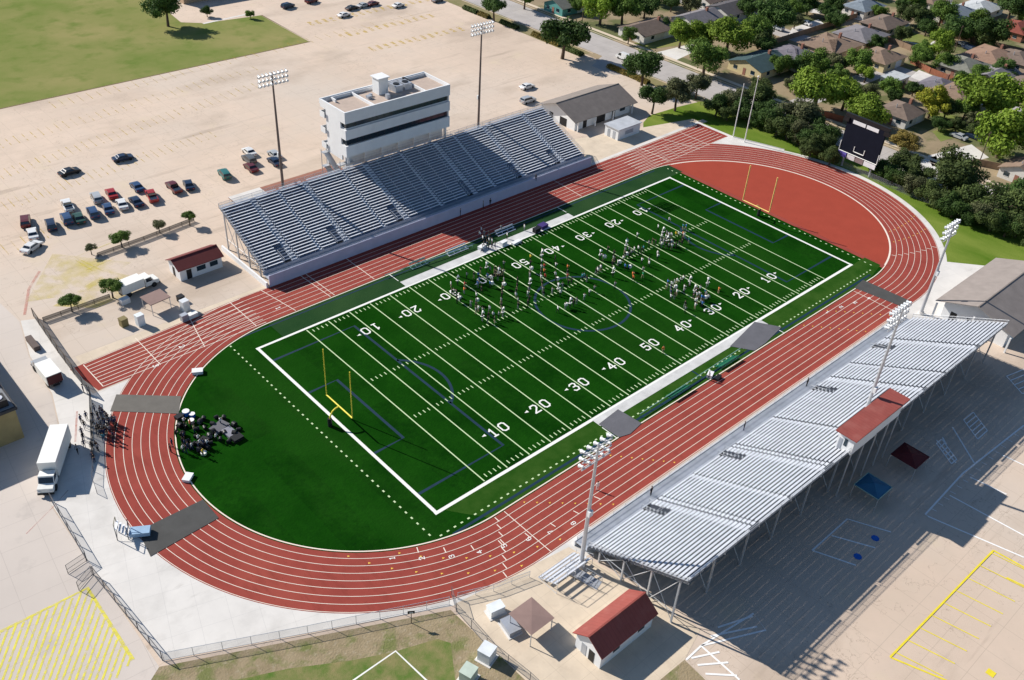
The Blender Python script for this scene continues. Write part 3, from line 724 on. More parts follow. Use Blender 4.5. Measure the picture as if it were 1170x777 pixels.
for k in range(3):
    z=3.2*k; st.add([(X1-1.2,-2.5,z),(X1-1.2,2.5,z+3.2),(X1+0.2,2.5,z+3.2),(X1+0.2,-2.5,z)],[(0,1,2,3)]); st.box(X1-1.3,X1+0.2,2.5,3.6,z+3.1,z+3.25)
st.box(X1-1.3,X1+2.4,-3.8,-2.5,9.0,9.15)
for x,y in ((X1-1.2,-3.7),(X1-1.2,3.5),(X1+0.1,3.5)): st.tube((x,y,0),(x,y,10.2),0.09,n=6)
st.build('stairway',M_steel,pb)
r=MB()
for x in [X1+0.5+k*1.4 for k in range(20)]: r.tube((x,-4.9,9.2),(x,-4.9,10.4),0.03,n=5)
r.tube((X1,-4.9,10.4),(X2,-4.9,10.4),0.04,n=5); r.build('walkway_rail',M_steel,pb)

# low roof behind the home stand
def gable(mb,x0,x1,y0,y1,z,h,axis='x',ov=0.4,th=0.12):
    """two roof slabs; ridge along axis"""
    if axis=='x':
        ym=(y0+y1)/2; a,b=x0-ov,x1+ov
        for s,ye in ((-1,y0-ov),(1,y1+ov)):
            k=h/((y1-y0)/2); ze=z-k*ov
            top=[(a,ye,ze),(b,ye,ze),(b,ym,z+h),(a,ym,z+h)]
            bot=[(p[0],p[1],p[2]-th) for p in top]
            fs=[(0,1,2,3),(7,6,5,4),(0,4,5,1),(1,5,6,2),(3,7,4,0)] 
            mb.add(top+bot,fs if s<0 else [f[::-1] for f in fs])
    else:
        xm=(x0+x1)/2; a,b=y0-ov,y1+ov
        for s,xe in ((-1,x0-ov),(1,x1+ov)):
            k=h/((x1-x0)/2); ze=z-k*ov
            top=[(xe,a,ze),(xe,b,ze),(xm,b,z+h),(xm,a,z+h)]
            bot=[(p[0],p[1],p[2]-th) for p in top]
            fs=[(3,2,1,0),(4,5,6,7),(1,5,4,0),(2,6,5,1),(0,4,7,3)]
            mb.add(top+bot,fs if s<0 else [f[::-1] for f in fs])
def gable_walls(mb,x0,x1,y0,y1,z,h,axis='x'):
    if axis=='x':
        mb.add([(x0,y0,0),(x1,y0,0),(x1,y1,0),(x0,y1,0),(x0,y0,z-0.13),(x1,y0,z-0.13),(x1,y1,z-0.13),(x0,y1,z-0.13),(x0,(y0+y1)/2,z+h-0.15),(x1,(y0+y1)/2,z+h-0.15)],
          [(0,1,5,4),(2,3,7,6),(1,2,6,9,5),(3,0,4,8,7)])
    else:
        mb.add([(x0,y0,0),(x1,y0,0),(x1,y1,0),(x0,y1,0),(x0,y0,z-0.13),(x1,y0,z-0.13),(x1,y1,z-0.13),(x0,y1,z-0.13),((x0+x1)/2,y0,z+h-0.15),((x0+x1)/2,y1,z+h-0.15)],
          [(0,1,5,8,4),(2,3,7,9,6),(1,2,6,5),(3,0,4,7)])
def shed(name,label,cat,cx,cy,L_,W_,z,h,roofm,wallm,axis='x',rot=0,doors=(),windows=(),ov=0.4,parts=None):
    t=thing(name,label,cat,(cx,cy,0),rot)
    w=MB(); gable_walls(w,-L_/2,L_/2,-W_/2,W_/2,z,h,axis); w.build('wall',wallm,t)
    r=MB(); gable(r,-L_/2,L_/2,-W_/2,W_/2,z,h,axis,ov); r.build('roof',roofm,t)
    rd=MB()
    if axis=='x': rd.box(-L_/2-ov,L_/2+ov,-0.12,0.12,z+h-0.02,z+h+0.05)
    else: rd.box(-0.12,0.12,-W_/2-ov,W_/2+ov,z+h-0.02,z+h+0.05)
    rd.build('ridge_cap',roofm,t)
    def op(side,pos,w_,z0,z1,m,name):
        b=MB()
        if side=='S': b.box(pos-w_/2,pos+w_/2,-W_/2-0.04,-W_/2-0.003,z0,z1)
        if side=='N': b.box(pos-w_/2,pos+w_/2,W_/2+0.003,W_/2+0.04,z0,z1)
        if side=='W': b.box(-L_/2-0.04,-L_/2-0.003,pos-w_/2,pos+w_/2,z0,z1)
        if side=='E': b.box(L_/2+0.003,L_/2+0.04,pos-w_/2,pos+w_/2,z0,z1)
        o=b.build(name,m,t)
    for d in doors: op(d[0],d[1],d[2],0.02,d[3],d[4] if len(d)>4 else M_dark,'door')
    for d in windows: op(d[0],d[1],d[2],d[3],d[4],M_glass,'window')
    return t
bh=thing('low_building','low flat building with brownish red roof behind the home grandstand','building',(-22,67.0,0))
b=MB(); b.box(-13,13,-3.0,3.0,0,3.4); b.build('wall',M_cream,bh)
b=MB(); b.box(-13.4,13.4,-3.4,3.4,3.4,3.6); b.build('roof',mat('rust_flat_roof',(0.30,0.14,0.10),0.9),bh)
b=MB(); b.box(-13.4,-6,-3.4,3.4,3.602,3.66); b.build('roof_edge',M_white,bh)
for k in range(4): b=MB(); b.box(-9+k*5,-7.8+k*5,3.003,3.05,0.05,2.1); b.build('door',M_dark,bh)

shed('red_roof_shed','long shed with red metal roof and white walls beside the near grandstand','shed',-51.0,-55.2,9.6,4.2,3.0,1.5,M_red,M_wall,'x',0,doors=(('W',-0.6,0.9,2.0),('W',0.7,0.8,2.0,M_alud)),windows=(('S',-2,1.2,1.2,2.1),('S',2.6,1.2,1.2,2.1)))
shed('red_roof_kiosk','small kiosk with red roof left of the home grandstand','kiosk',-51.4,54.2,8.6,4.6,2.7,1.1,mat('dull_red_roof',(0.15,0.032,0.030),0.7),M_wall,'x',0,doors=(('S',-2.5,1.0,2.0),('W',0.3,0.9,2.0)),windows=(('S',0,1.8,1.0,2.0),('S',2.6,1.6,1.0,2.0)))
# kiosk window hoods
# concession building with grey gable roof
fh=shed('field_house','wide field house with grey gable roof beside the right end of the home grandstand','building',66.3,63.5,21.5,12.5,3.4,2.4,M_groof,M_wall,'x',0,
  doors=(('S',-7,1.4,2.2),('S',-1,3.5,2.4),('S',4,1.2,2.2),('W',-2,2.5,2.2),('W',2.5,1.4,2.2)),windows=(('S',7.5,2,1.2,2.4),),ov=1.3)
for x in (-10.5,-4,3,10.5):
    b=MB(); b.box(x-0.15,x+0.15,-7.3,-7.0,0,3.0); b.build('porch_post',M_wall,fh)
sb=thing('white_hut','small white flat roofed hut between the field house and the track','hut',(64.6,48.8,0))
b=MB(); b.box(-4.2,4.2,-2.3,2.3,0,2.8); b.build('wall',M_wall,sb); b=MB(); b.box(-4.5,4.5,-2.6,2.6,2.8,3.0); b.build('roof',mat('pale_metal_roof',(0.50,0.52,0.55),0.6,0.2),sb)
for y,w_ in ((-0.9,0.9),(0.9,0.9)): b=MB(); b.box(-4.24,-4.203,y-w_/2,y+w_/2,0.02,2.1); b.build('door',M_alud,sb)
b=MB(); b.box(-1.5,1.5,-2.34,-2.303,1.0,2.0); b.build('serving_hatch',M_alud,sb)
# right edge building
rb=shed('brown_roof_building','large building with grey brown gable roof at the right edge','building',63.5,-52.4,23,12.5,4.2,2.2,M_groof,M_wall,'x',0,doors=(('W',0,3,2.4),('W',4,1.2,2.2)),ov=1.4)
for y in (-7.2,0,7.2): b=MB(); b.box(-13.0,-12.7,y-0.15,y+0.15,0,4.0-abs(y)*0.1); b.build('porch_post',M_wall,rb)
for ch in [c for c in col.objects if c.parent==rb and c.name.startswith('roof')]: ch.data.materials[0]=mat('taupe_shingle_roof',(0.27,0.235,0.215),0.9,scale=0.5,var=0.1)

# booth on the visitor stand
bt=thing('camera_booth','small white booth with flat red roof in two levels on top of the near grandstand','booth',(0.2,-58.6,8.6))
b=MB(); b.box(-7.4,-0.3,-1.3,1.3,0,3.0); b.box(-0.297,6.6,-1.2,1.4,0,2.7); b.build('wall',M_wall,bt)
b=MB(); b.box(-7.9,0.1,-1.7,1.7,3.0,3.2); b.build('roof',M_red,bt,label='lower left half of the red booth roof'); b=MB(); b.box(0.103,7.6,-1.6,1.75,2.75,3.0); b.build('roof',M_red,bt)
b=MB(); b.box(-7.44,-7.403,-0.3,0.2,1.0,2.3); b.build('window',M_glass,bt); b=MB(); b.box(-7.46,-7.403,0.5,1.0,0.0,2.0); b.build('door',M_alud,bt)
b=MB(); b.box(-7.0,-0.8,1.303,1.35,1.1,2.2); b.build('window',M_glass,bt); b=MB(); b.box(0.4,6.2,1.403,1.45,1.0,2.0); b.build('window',M_glass,bt)
b=MB()
for x in (-7,-3.5,0,3.5,6.4): b.tube((x,-1.2,-8.6),(x,-1.2,0),0.12,n=6)
b.build('booth_leg',M_steel,bt)

# canopy left of red shed
cn=thing('tan_canopy','small brown flat canopy with clutter under it left of the red roofed shed','canopy',(-58.3,-47.6,0))
b=MB(); b.add([(-2,-2.1,2.6),(2,-2.1,2.6),(2,2.1,2.6),(-2,2.1,2.6),(0,0,2.8)],[(0,1,4),(1,2,4),(2,3,4),(3,0,4),(3,2,1,0)]); b.build('roof',M_tanroof,cn)
for x in (-1.8,1.8):
    for y in (-1.9,1.9): b=MB(); b.tube((x,y,0),(x,y,2.6),0.07); b.build('post',M_steel,cn)
# tents behind visitor stand
def tent(label,x,y,s,h,m,edge):
    t=thing('canopy_tent',label,'canopy',(x,y,0))
    b=MB(); a=s/2; b.add([(-a,-a,h),(a,-a,h),(a,a,h),(-a,a,h),(0,0,h+0.6)],[(0,1,4),(1,2,4),(2,3,4),(3,0,4),(3,2,1,0)]); b.build('canopy_top',m,t)
    b=MB(); b.path([(-a,-a,h),(a,-a,h),(a,a,h),(-a,a,h),(-a,-a,h)],0.07); b.build('edge_trim',edge,t)
    for x_ in (-a,a):
        for y_ in (-a,a): b=MB(); b.tube((x_,y_,0),(x_,y_,h),0.05); b.build('post',M_steel,t)
tent('blue canopy tent with pale edges in the shade of the near grandstand',-3.2,-63.2,4.0,2.5,M_bluetent,M_teal)
tent('dark maroon canopy tent in the shade of the near grandstand',7.4,-63.4,4.2,2.5,M_redd,M_redd)

# left edge building
lb=thing('flat_roof_building','dark flat roofed building with roof units at the left edge','building',(-99.5,40,0))
b=MB(); b.box(-12,6.0,-13.5,25,0,5.6); b.build('wall',mat('ochre_wall',(0.34,0.27,0.13),0.8),lb)
b=MB(); b.box(-12.3,6.3,-13.8,25.3,5.6,6.1); b.build('roof_fascia',mat('dark_fascia',(0.05,0.05,0.055),0.8),lb)
b=MB(); b.box(-12.0,6.0,-13.5,25,6.102,6.2); b.build('roof',mat('grey_membrane_roof',(0.22,0.23,0.25),0.8),lb)
for k,(x,y) in enumerate(((3.6,-2),(3.9,2.2),(3.2,5.6),(3.6,9.5),(4.6,-5.5),(4.2,-9),(1.5,-6),(1.2,-11),(4.6,-12))):
    b=MB(); b.box(x-0.9,x+0.9,y-1,y+1,6.2,7.4); o=b.build('roof_unit',M_dark,lb); f=MB(); f.tube((x,y,7.4),(x,y,7.5),0.6,n=12); f.build('fan_grille',M_alud,o)

# ================================================================== LIGHT POLES
def light_pole(label,x,y,h,m,nx,ny,wid,face):
    t=thing('light_pole',label,'light pole',(x,y,0),face,'stadium floodlight poles')
    b=MB(); b.tube((0,0,0),(0,0,h),0.34,0.16,n=12); b.build('pole',m,t)
    b=MB(); b.tube((0,0,0),(0,0,0.5),0.55,n=12); b.build('base_collar',M_white,t)
    for j in range(ny):
        z=h-0.4-j*(0.95 if nx==8 else 1.2)
        b=MB(); b.box(-wid/2,wid/2,-0.08,0.08,z-0.08,z+0.08); arm=b.build('crossarm',M_steel,t)
        for i in range(nx):
            xx=-wid/2+0.25+(wid-0.5)*i/(nx-1)
            l=MB(); l.tube((xx,-0.15,z+0.42),(xx,-0.62,z+0.22),0.12,0.29,n=10); l.ball((xx,-0.08,z+0.44),0.2,0.2,0.2,8,5); l.build('floodlight',M_lamp,arm,smooth=False)
    b=MB(); b.box(-0.35,0.35,0.1,0.5,h*0.45,h*0.45+0.9); b.build('control_box',M_wall,t)
    return t
light_pole('tall floodlight pole behind the left part of the home grandstand',-27.5,61,31.8,M_pole,8,3,6.4,0)
light_pole('tall floodlight pole behind the right part of the home grandstand',25.2,60.5,32.2,M_pole,8,3,6.4,0)
light_pole('silver floodlight pole at the left end of the near grandstand',-46.1,-44.6,22.3,M_steel,5,3,5.2,PI)
light_pole('silver floodlight pole rising through the middle of the near grandstand',3.8,-55.9,27.5,M_steel,7,3,5.2,PI)
light_pole('silver floodlight pole at the right end of the near grandstand',50.0,-43.2,19.8,M_steel,6,3,5.0,PI)

# ================================================================== GOAL POSTS, SCOREBOARD, FLAGPOLES
def goal(label,x,s,m,hh):
    t=thing('goal_post',label,'goal post',(x,0.2,0),0,'football goal posts')
    b=MB(); pts=[(0,0,0),(0,0,1.2),(s*0.15,0,2.0),(s*0.6,0,2.7),(s*1.2,0,3.0),(s*1.9,0,3.05)]; b.path(pts,0.13,8); b.build('gooseneck',m,t)
    b=MB(); b.tube((s*1.9,-3.56,3.05),(s*1.9,3.56,3.05),0.12); b.build('crossbar',m,t)
    for y in (-3.56,3.56): b=MB(); b.tube((s*1.9,y,3.05),(s*1.9,y,hh),0.085 if s>0 else 0.13); b.build('upright',m,t)
    b=MB(); b.tube((0,0,0),(0,0,1.6),0.35,n=12); b.build('base_pad',M_dark if s>0 else M_dark,t)
goal('yellow goal post at the near left end of the field',-56.6,1,M_goal,12.1)
goal('orange yellow goal post at the far right end of the field',56.9,-1,M_goal2,11.5)
for lab,x,y,h in (('left one of two tall white poles beyond the far bend',86.9,30.2,14.3),('right one of two tall white poles beyond the far bend, with a white tip',86.7,26.4,17.5)):
    t=thing('white_pole',lab,'pole',(x+0.6,y,0),0,'tall white poles beyond the bend')
    b=MB(); b.tube((0,0,0),(0,0,h),0.15,0.09); b.build('pole',M_paint,t)
    b=MB(); b.ball((0,0,h),0.28 if h>15 else 0.15); b.build('finial',M_paint,t)
s=thing('scoreboard','large black scoreboard with white and purple panels on posts','scoreboard',(96.2,-0.8,0),R(-2))
for y in (-3.9,3.9): b=MB(); b.tube((0,y,0),(0,y,12.5),0.25); b.build('post',M_steel,s)
b=MB(); b.box(-0.9,-0.3,-5.2,5.2,3.2,12.6); b.build('screen',M_black,s)
b=MB(); b.box(-0.95,-0.2,-6.0,6.0,12.65,13.6); b.build('top_truss',M_dark,s)
for y0,y1,z0,z1,m,nm in ((-3.4,-0.15,11.6,12.5,M_wall,'top_panel'),(0.15,3.6,11.6,12.5,M_wall,'top_panel'),(3.0,5.4,2.7,4.0,mat('purple_panel',(0.16,0.13,0.50),0.6),'sponsor_panel'),(0.6,2.7,2.7,3.9,M_lamp,'sponsor_panel'),(-1.8,0.4,2.7,3.9,mat('brown_panel',(0.26,0.20,0.20),0.6),'sponsor_panel'),(-5.2,-2.0,2.7,3.9,M_wall,'sponsor_panel')):
    b=MB(); b.box(-1.0,-0.952,y0,y1,z0,z1); b.build(nm,m,s)
b=MB()
for q in ([(-0.95,5.3,6.6),(-0.95,5.3,4.1),(-0.95,-5.3,4.1),(-0.95,-5.3,6.6)],[(-0.95,1.4,6.3),(-0.95,1.4,5.0),(-0.95,-1.4,5.0),(-0.95,-1.4,6.3)]): b.path(q,0.11,4)
b.build('score_outline',M_paint,s)
for y in (-5.6,5.4): b=MB(); b.box(-1.2,-0.3,y-0.7,y+0.7,11.6,12.6); b.build('loudspeaker',M_dark,s)

# ================================================================== MATS, BENCHES
def matt(label,pts,m,z=0.045,name='track_mat'):
    b=MB(); b.prism(P(*pts),0.012,z+0.03); o=b.build(name,m); tag(o,label,'mat'); return o
matt('grey cloth mat laid over the track at the upper left bend',((133,451),(207,453),(204,473),(126,470)),M_mat)
matt('charcoal mat laid over the track at the lower left bend',((158,607),(232,571),(250,592),(172,636)),M_mat2)
matt('charcoal mat laid over the track at the right bend',((986,320),(1042,345),(1034,352),(976,329)),M_mat2)
matt('slate mat on the near sideline, closer to the camera',((706,468),(733,484),(720,496),(707,500),(684,485)),M_mat3,0.06,'sideline_mat')
matt('slate mat on the near sideline, farther along beside the white bench area',((862,368),(893,374),(875,392),(862,401),(834,396)),M_mat3,0.06,'sideline_mat')
def benchset(label,x,y,L_,m,rows=2,face=1):
    t=thing('sideline_bench',label,'bench',(x,y,0),0,'team benches')
    b=MB(); b.box(-L_/2,L_/2,-0.15,0.15,0.42,0.47); b.build('seat',m,t)
    b=MB(); b.box(-L_/2,L_/2,0.5*face-0.03,0.5*face+0.03,0.6,0.95); b.build('backrest',m,t)
    b=MB(); b.box(-L_/2,L_/2,-0.6*face-0.15,-0.6*face+0.15,0.1,0.14); b.build('footrest',m,t)
    for k in range(4):
        xx=-L_/2+0.2+(L_-0.4)*k/3; b=MB(); b.box(xx-0.04,xx+0.04,-0.6,0.6,0,0.06); b.box(xx-0.04,xx+0.04,-0.04,0.04,0.06,0.42); b.tube((xx,0.1,0.42),(xx,0.5*face,0.9),0.03,n=5); b.build('leg',m,t)
for lab,(u,v),L_,m,f in (('silver sideline bench nearest the left end of the far white bench area',(522,287),5.2,M_alu,1),('silver sideline bench behind the crowd on the far sideline',(577,265),5.0,M_alu,1),
    ('pale bench at the left of the far sideline near the white area corner',(478,303),4.0,M_teal,1),('green bench on the near sideline closer to the far slate mat',(831,415),5.2,M_green,-1),('green bench on the near sideline halfway along the white area',(775,449),5.0,M_green,-1)):
    p=g(u,v); benchset(lab,p.x,p.y,L_,m,2,f)
for lab,pts in (('low pale rail along the near sideline',[(731,476),(845,401)]),('low pale rail along the far sideline',[(440,317),(540,283)])):
    a,b_=P(*pts); t=thing('low_rail',lab,'rail',(0,0,0)); b=MB(); A=Vector((*a,0));B=Vector((*b_,0))
    b.tube(A+Vector((0,0,0.6)),B+Vector((0,0,0.6)),0.07,n=6); b.build('rail',M_teal,t)
    b=MB()
    for k in range(12): p=A.lerp(B,k/11); b.tube(p,p+Vector((0,0,0.6)),0.04,n=5)
    b.build('rail_post',M_teal,t)

# ================================================================== FENCES
def fence(label,pts,h,mm=M_fence,post=M_steel,step=3.0,name='chain_link_fence',pr=0.04,rails=(1.0,)):
    t=thing(name,label,'fence',(0,0,0))
    pm=MB(); rl=MB(); pn=MB()
    for a,b in zip(pts[:-1],pts[1:]):
        A=Vector((a[0],a[1],0));B=Vector((b[0],b[1],0)); k=max(1,round((B-A).length/step))
        for j in range(k+1):
            p=A.lerp(B,j/k); q_=MB(); q_.tube(p,p+Vector((0,0,h)),pr,n=6)
            if j or a==pts[0]: q_.build('fence_post',post,t)
        for q in rails: rl.tube(A+Vector((0,0,h*q-0.02)),B+Vector((0,0,h*q-0.02)),pr*0.8,n=5)
        pn.fence_panel(A,B,0.05,h-0.03)
    rl.build('top_rail',post,t); pn.build('mesh_panel',mm,t)
    return t
M_fpost=mat('dark_grey_post',(0.12,0.12,0.13),0.6,0.3)
fence('grey chain link fence between the lower left drive and the pale apron',[(-95.4,11),(-95.9,-2.2)],1.8,M_fence,M_fpost,rails=(1.0,0.06),pr=0.06)
fence('grey chain link fence from the open gate to the bottom left corner',[(-96.2,-5.2),(-95.2,-22.6)],1.8,M_fence,M_fpost,rails=(1.0,0.06),pr=0.06)
fence('open gate leaf in the gap of the lower left fence',[(-96,-2.4),(-98.6,-2.9)],1.7,M_fence,M_fpost,2.6,'fence_gate',rails=(1.0,0.1,0.5))
fence('second open gate leaf lower in the gap of the left fence',[(-96.3,-5.0),(-98.6,-6.4)],1.7,M_fence,M_fpost,2.6,'fence_gate',rails=(1.0,0.1,0.5))
fence('grey chain link fence along the bottom of the pale apron',[(-95.1,-22.8),(-80,-30.4),(-63.8,-38.2)],1.6,M_fence,M_steel,3.2,rails=(1.0,0.1))
fence('chain link fence dropping from the track toward the bottom grass',[(-62.6,-37.2),(-63.8,-39.6),(-64.2,-46),(-63.4,-53),(-63.2,-60)],1.7,M_fence,M_fpost,rails=(1.0,0.1))
fence('chain link fence between the near track edge and the portable bleacher',[(-62.4,-38.2),(-58,-40.2),(-52.8,-41.6)],1.3,M_fence,M_steel,rails=(1.0,0.5))
fence('dark brown fence closing the left end of the sprint lanes',[(-81.0,56.8),(-81.7,44),(-81.9,37)],1.9,M_fenced,mat('brown_post',(0.10,0.07,0.05),0.9),rails=(1.0,0.1),pr=0.07,name='screened_fence')
fence('dark fence closing the start of the sprint lanes beside the parked truck',[(-81.9,36.7),(-82.0,30.0)],1.9,M_fenced,M_fpost,rails=(1.0,0.1),pr=0.07,name='screened_fence')
fence('dark fence standing among the waiting crowd on the left drive',[(-82.4,28.9),(-84.9,22.5),(-87.6,15.5)],1.6,M_fenced,M_dark,rails=(1.0,0.1),pr=0.06)
fence('thin fence from the crowd fence to the track edge',[(-87.6,15.2),(-89.5,11),(-90,8.5)],1.3,M_fence,M_fpost,rails=(1.0,))
fence('low dark fence below the two lower small trees in the parking lot',P((50,368),(90,354),(126,341)),1.0,M_fenced,M_dark,rails=(1.0,0.5),pr=0.05)
fence('low dark fence below the row of small trees in the parking lot',P((112,294),(165,275),(222,253)),1.0,M_fenced,M_dark,rails=(1.0,0.5),pr=0.05)
fence('chain link fence along the lawn in front of the dark hedge trees',P((800,120),(870,142),(960,190),(1040,225),(1110,252),(1170,272)),1.6,M_fence,M_fpost,rails=(1.0,))
mb=MB(); mb.box(-84.6,-83.6,37,41,0.01,0.9); o=mb.build('dark_barrier',mat('brown_barrier',(0.13,0.10,0.09),0.9)); o.location=(0,9.5,0); tag(o,'short dark barrier panel beside the pale strip by the sprint lanes','barrier')

# sign by bottom fence
t=thing('small_sign','small black sign on a post at the bottom fence','sign',(*g(470,712)[:2],0)); b=MB(); b.tube((0,0,0),(0,0,2.2),0.05); b.build('post',M_dark,t); b=MB(); b.obox((0,0),0.9,0.06,1.9,2.4,-0.6); b.build('sign_panel',M_dark,t)
b=MB(); b.obox((-0.03,-0.05),0.5,0.03,2.02,2.2,-0.6); b.build('sign_marking',M_paint,t)

# utility cabinets bottom
def cabinet(label,u,v,sx,sy,h,m,rot=0):
    p=g(u,v); t=thing('utility_cabinet',label,'utility cabinet',(p.x,p.y,0),rot)
    b=MB(); b.box(-sx/2,sx/2,-sy/2,sy/2,0.1,h); b.build('cabinet_body',m,t)
    b=MB(); b.box(-sx/2-0.25,sx/2+0.25,-sy/2-0.25,sy/2+0.25,0.02,0.1); b.build('pad',M_white,t)
    b=MB(); b.box(-sx/2-0.05,sx/2+0.05,-sy/2-0.05,sy/2+0.05,h,h+0.08); b.build('lid',m,t)
    b=MB(); b.box(-sx/2*0.8,-0.03,-sy/2-0.03,-sy/2-0.002,0.2,h-0.1); b.box(0.03,sx/2*0.8,-sy/2-0.03,-sy/2-0.002,0.2,h-0.1); b.build('cabinet_door',m,t)
M_cab=mat('pale_mint_cabinet',(0.48,0.56,0.48),0.6); M_cabw=mat('white_cabinet',(0.72,0.76,0.78),0.5)
cabinet('white utility cabinet on the bottom grass by the fence corner',556,752,1.7,1.7,1.9,M_cabw,0.3)
cabinet('pale mint utility cabinet at the bottom edge',535,775,1.7,1.6,1.7,M_cab,0.3)
cabinet('white equipment box under the left side of the tan canopy',566,700,2.0,1.3,1.3,M_cabw,-0.2)
cabinet('dark grey box beside the tan canopy',583,718,1.6,2.4,0.8,M_alud,-0.2)
# judge stand at left bend
p=g(146,612); t=thing('judge_stand','pale blue metal judging stand beside the lower left track mat','judging stand',(p.x,p.y,0),-0.55)
b=MB()
for x in (-1.2,0.2):
    for y in (-0.7,0.7): b.tube((x,y,0),(x,y,2.4),0.06)
for x in (-1.2,0.2): b.tube((x,-0.7,0.3),(x,0.7,2.2),0.04)
b.build('stand_frame',M_fpost,t)
b=MB()
for k in range(5): b.box(-1.2+0.35*k,-0.9+0.35*k,-0.8,0.8,2.2-0.4*k,2.26-0.4*k)
b.build('stand_step',M_alu,t); b=MB(); b.box(0.4,3.0,-0.7,0.7,0.25,0.9); b.build('storage_pad',mat('pale_blue_pad',(0.28,0.42,0.58),0.6),t)
b=MB(); b.tube((-1.2,-0.7,3.1),(-1.2,0.7,3.1),0.05); b.tube((-1.2,-0.7,2.3),(-1.2,-0.7,3.1),0.05); b.tube((-1.2,0.7,2.3),(-1.2,0.7,3.1),0.05); b.build('stand_rail',mat('olive_rail',(0.2,0.18,0.12),0.7),t)
# white boxes on the infield by the bend
def eqbox(label,u,v,sx,sy,h,m,rot=0,name='equipment_case',cat='equipment case'):
    p=g(u,v); t=thing(name,label,cat,(p.x,p.y,0),rot)
    b=MB(); b.box(-sx/2,sx/2,-sy/2,sy/2,0.0,h*0.85); b.build('case_body',m,t); b=MB(); b.box(-sx/2-0.03,sx/2+0.03,-sy/2-0.03,sy/2+0.03,h*0.85+0.002,h); b.build('lid',m,t)
eqbox('white box lying on the turf inside the left bend',215,547,1.6,1.1,0.5,M_wall,0.7)
eqbox('white box at the turf edge above the left crew',226,426,1.7,1.1,0.6,M_wall,-0.5)
eqbox('grey folded tarp left of the other on the left turf',251,489,2.6,1.8,0.4,M_mat3,0.3,'folded_tarp','tarp')
eqbox('grey folded tarp right of the other on the left turf',263,496,1.5,2.4,0.5,mat('grey_tarp',(0.22,0.22,0.26),0.7),0.1,'folded_tarp','tarp')
eqbox('black equipment case between the crew and the tarps',232,507,1.8,1.2,0.7,M_dark,0.4)
eqbox('black equipment case right of the grey tarps',271,502,1.6,1.3,0.6,M_dark,0.1)
eqbox('black equipment case at the far turf edge by the upper left mat',205,478,1.2,0.9,0.6,M_dark,0.2)
eqbox('white cart among the crowd on the far sideline',575,280,1.5,0.9,0.9,M_wall,0.1)
eqbox('white table standing left of the crowd on the far sideline',551,284,2.0,0.9,0.75,M_wall,0.2)
eqbox('white low box right of the crowd on the far sideline',590,278,2.4,0.8,0.5,M_wall,0.1)
eqbox('black speaker case at the far sideline right part',613,265,1.6,1.0,1.0,M_dark,0.1)
eqbox('dark purple equipment case at the far sideline right end',620,260,2.0,1.4,0.8,mat('purple_case',(0.05,0.03,0.15),0.6),0.1)
eqbox('white kit box at the near sideline by a dark bag',811,430,1.4,0.9,0.7,M_wall,0.4)
eqbox('black kit bag beside the near white kit box',820,433,1.5,0.7,0.5,M_dark,0.2)
for k,(u,v) in enumerate(((247,478),(256,479),(268,487),(273,492),(262,506),(240,500),(224,500),(218,512),(209,498),(212,488),(226,492),(229,484),(234,490),(243,486),(244,495),(252,503),(238,513),(228,516),(222,508),(257,496),(268,497),(214,505),(233,480),(206,488),(241,507))):
    p=g(u,v); t=thing('drum_case','rounded black instrument case lying on the turf inside the left bend','instrument case',(p.x,p.y,0),k*0.9,'black instrument cases on the left turf')
    b=MB(); rr=0.28+0.08*(k%3); b.tube((-0.3,0,rr),(0.3,0,rr),rr,n=14); b.build('case_shell',M_dark,t); b=MB(); b.tube((0.31,0,rr),(0.36,0,rr),rr*0.8,n=14); b.build('case_lid',M_mat3 if k%2 else M_dark,t)
# drums: white topped drums
def drum(label,u,v,r,h,m):
    p=g(u,v); t=thing('bass_drum',label,'drum',(p.x,p.y,0),0,'drums resting on the left turf')
    b=MB(); b.tube((0,0,0),(0,0,h),r,n=16); b.build('drum_shell',m,t); b=MB(); b.tube((0,0,h),(0,0,h+0.03),r*1.03,n=16); b.build('drum_head',M_paint,t)
drum('large white topped drum at the top of the left crew',213,474,0.55,0.8,M_hblue)
drum('smaller white topped drum right of the large drum',220,476,0.45,0.6,M_hblue)
drum('pinkish white topped drum below the two upper drums',219,483,0.45,0.6,mat('pink_shell',(0.6,0.4,0.35),0.6))
drum('pale drum at the lower end of the left crew',233,519,0.45,0.4,M_yline)

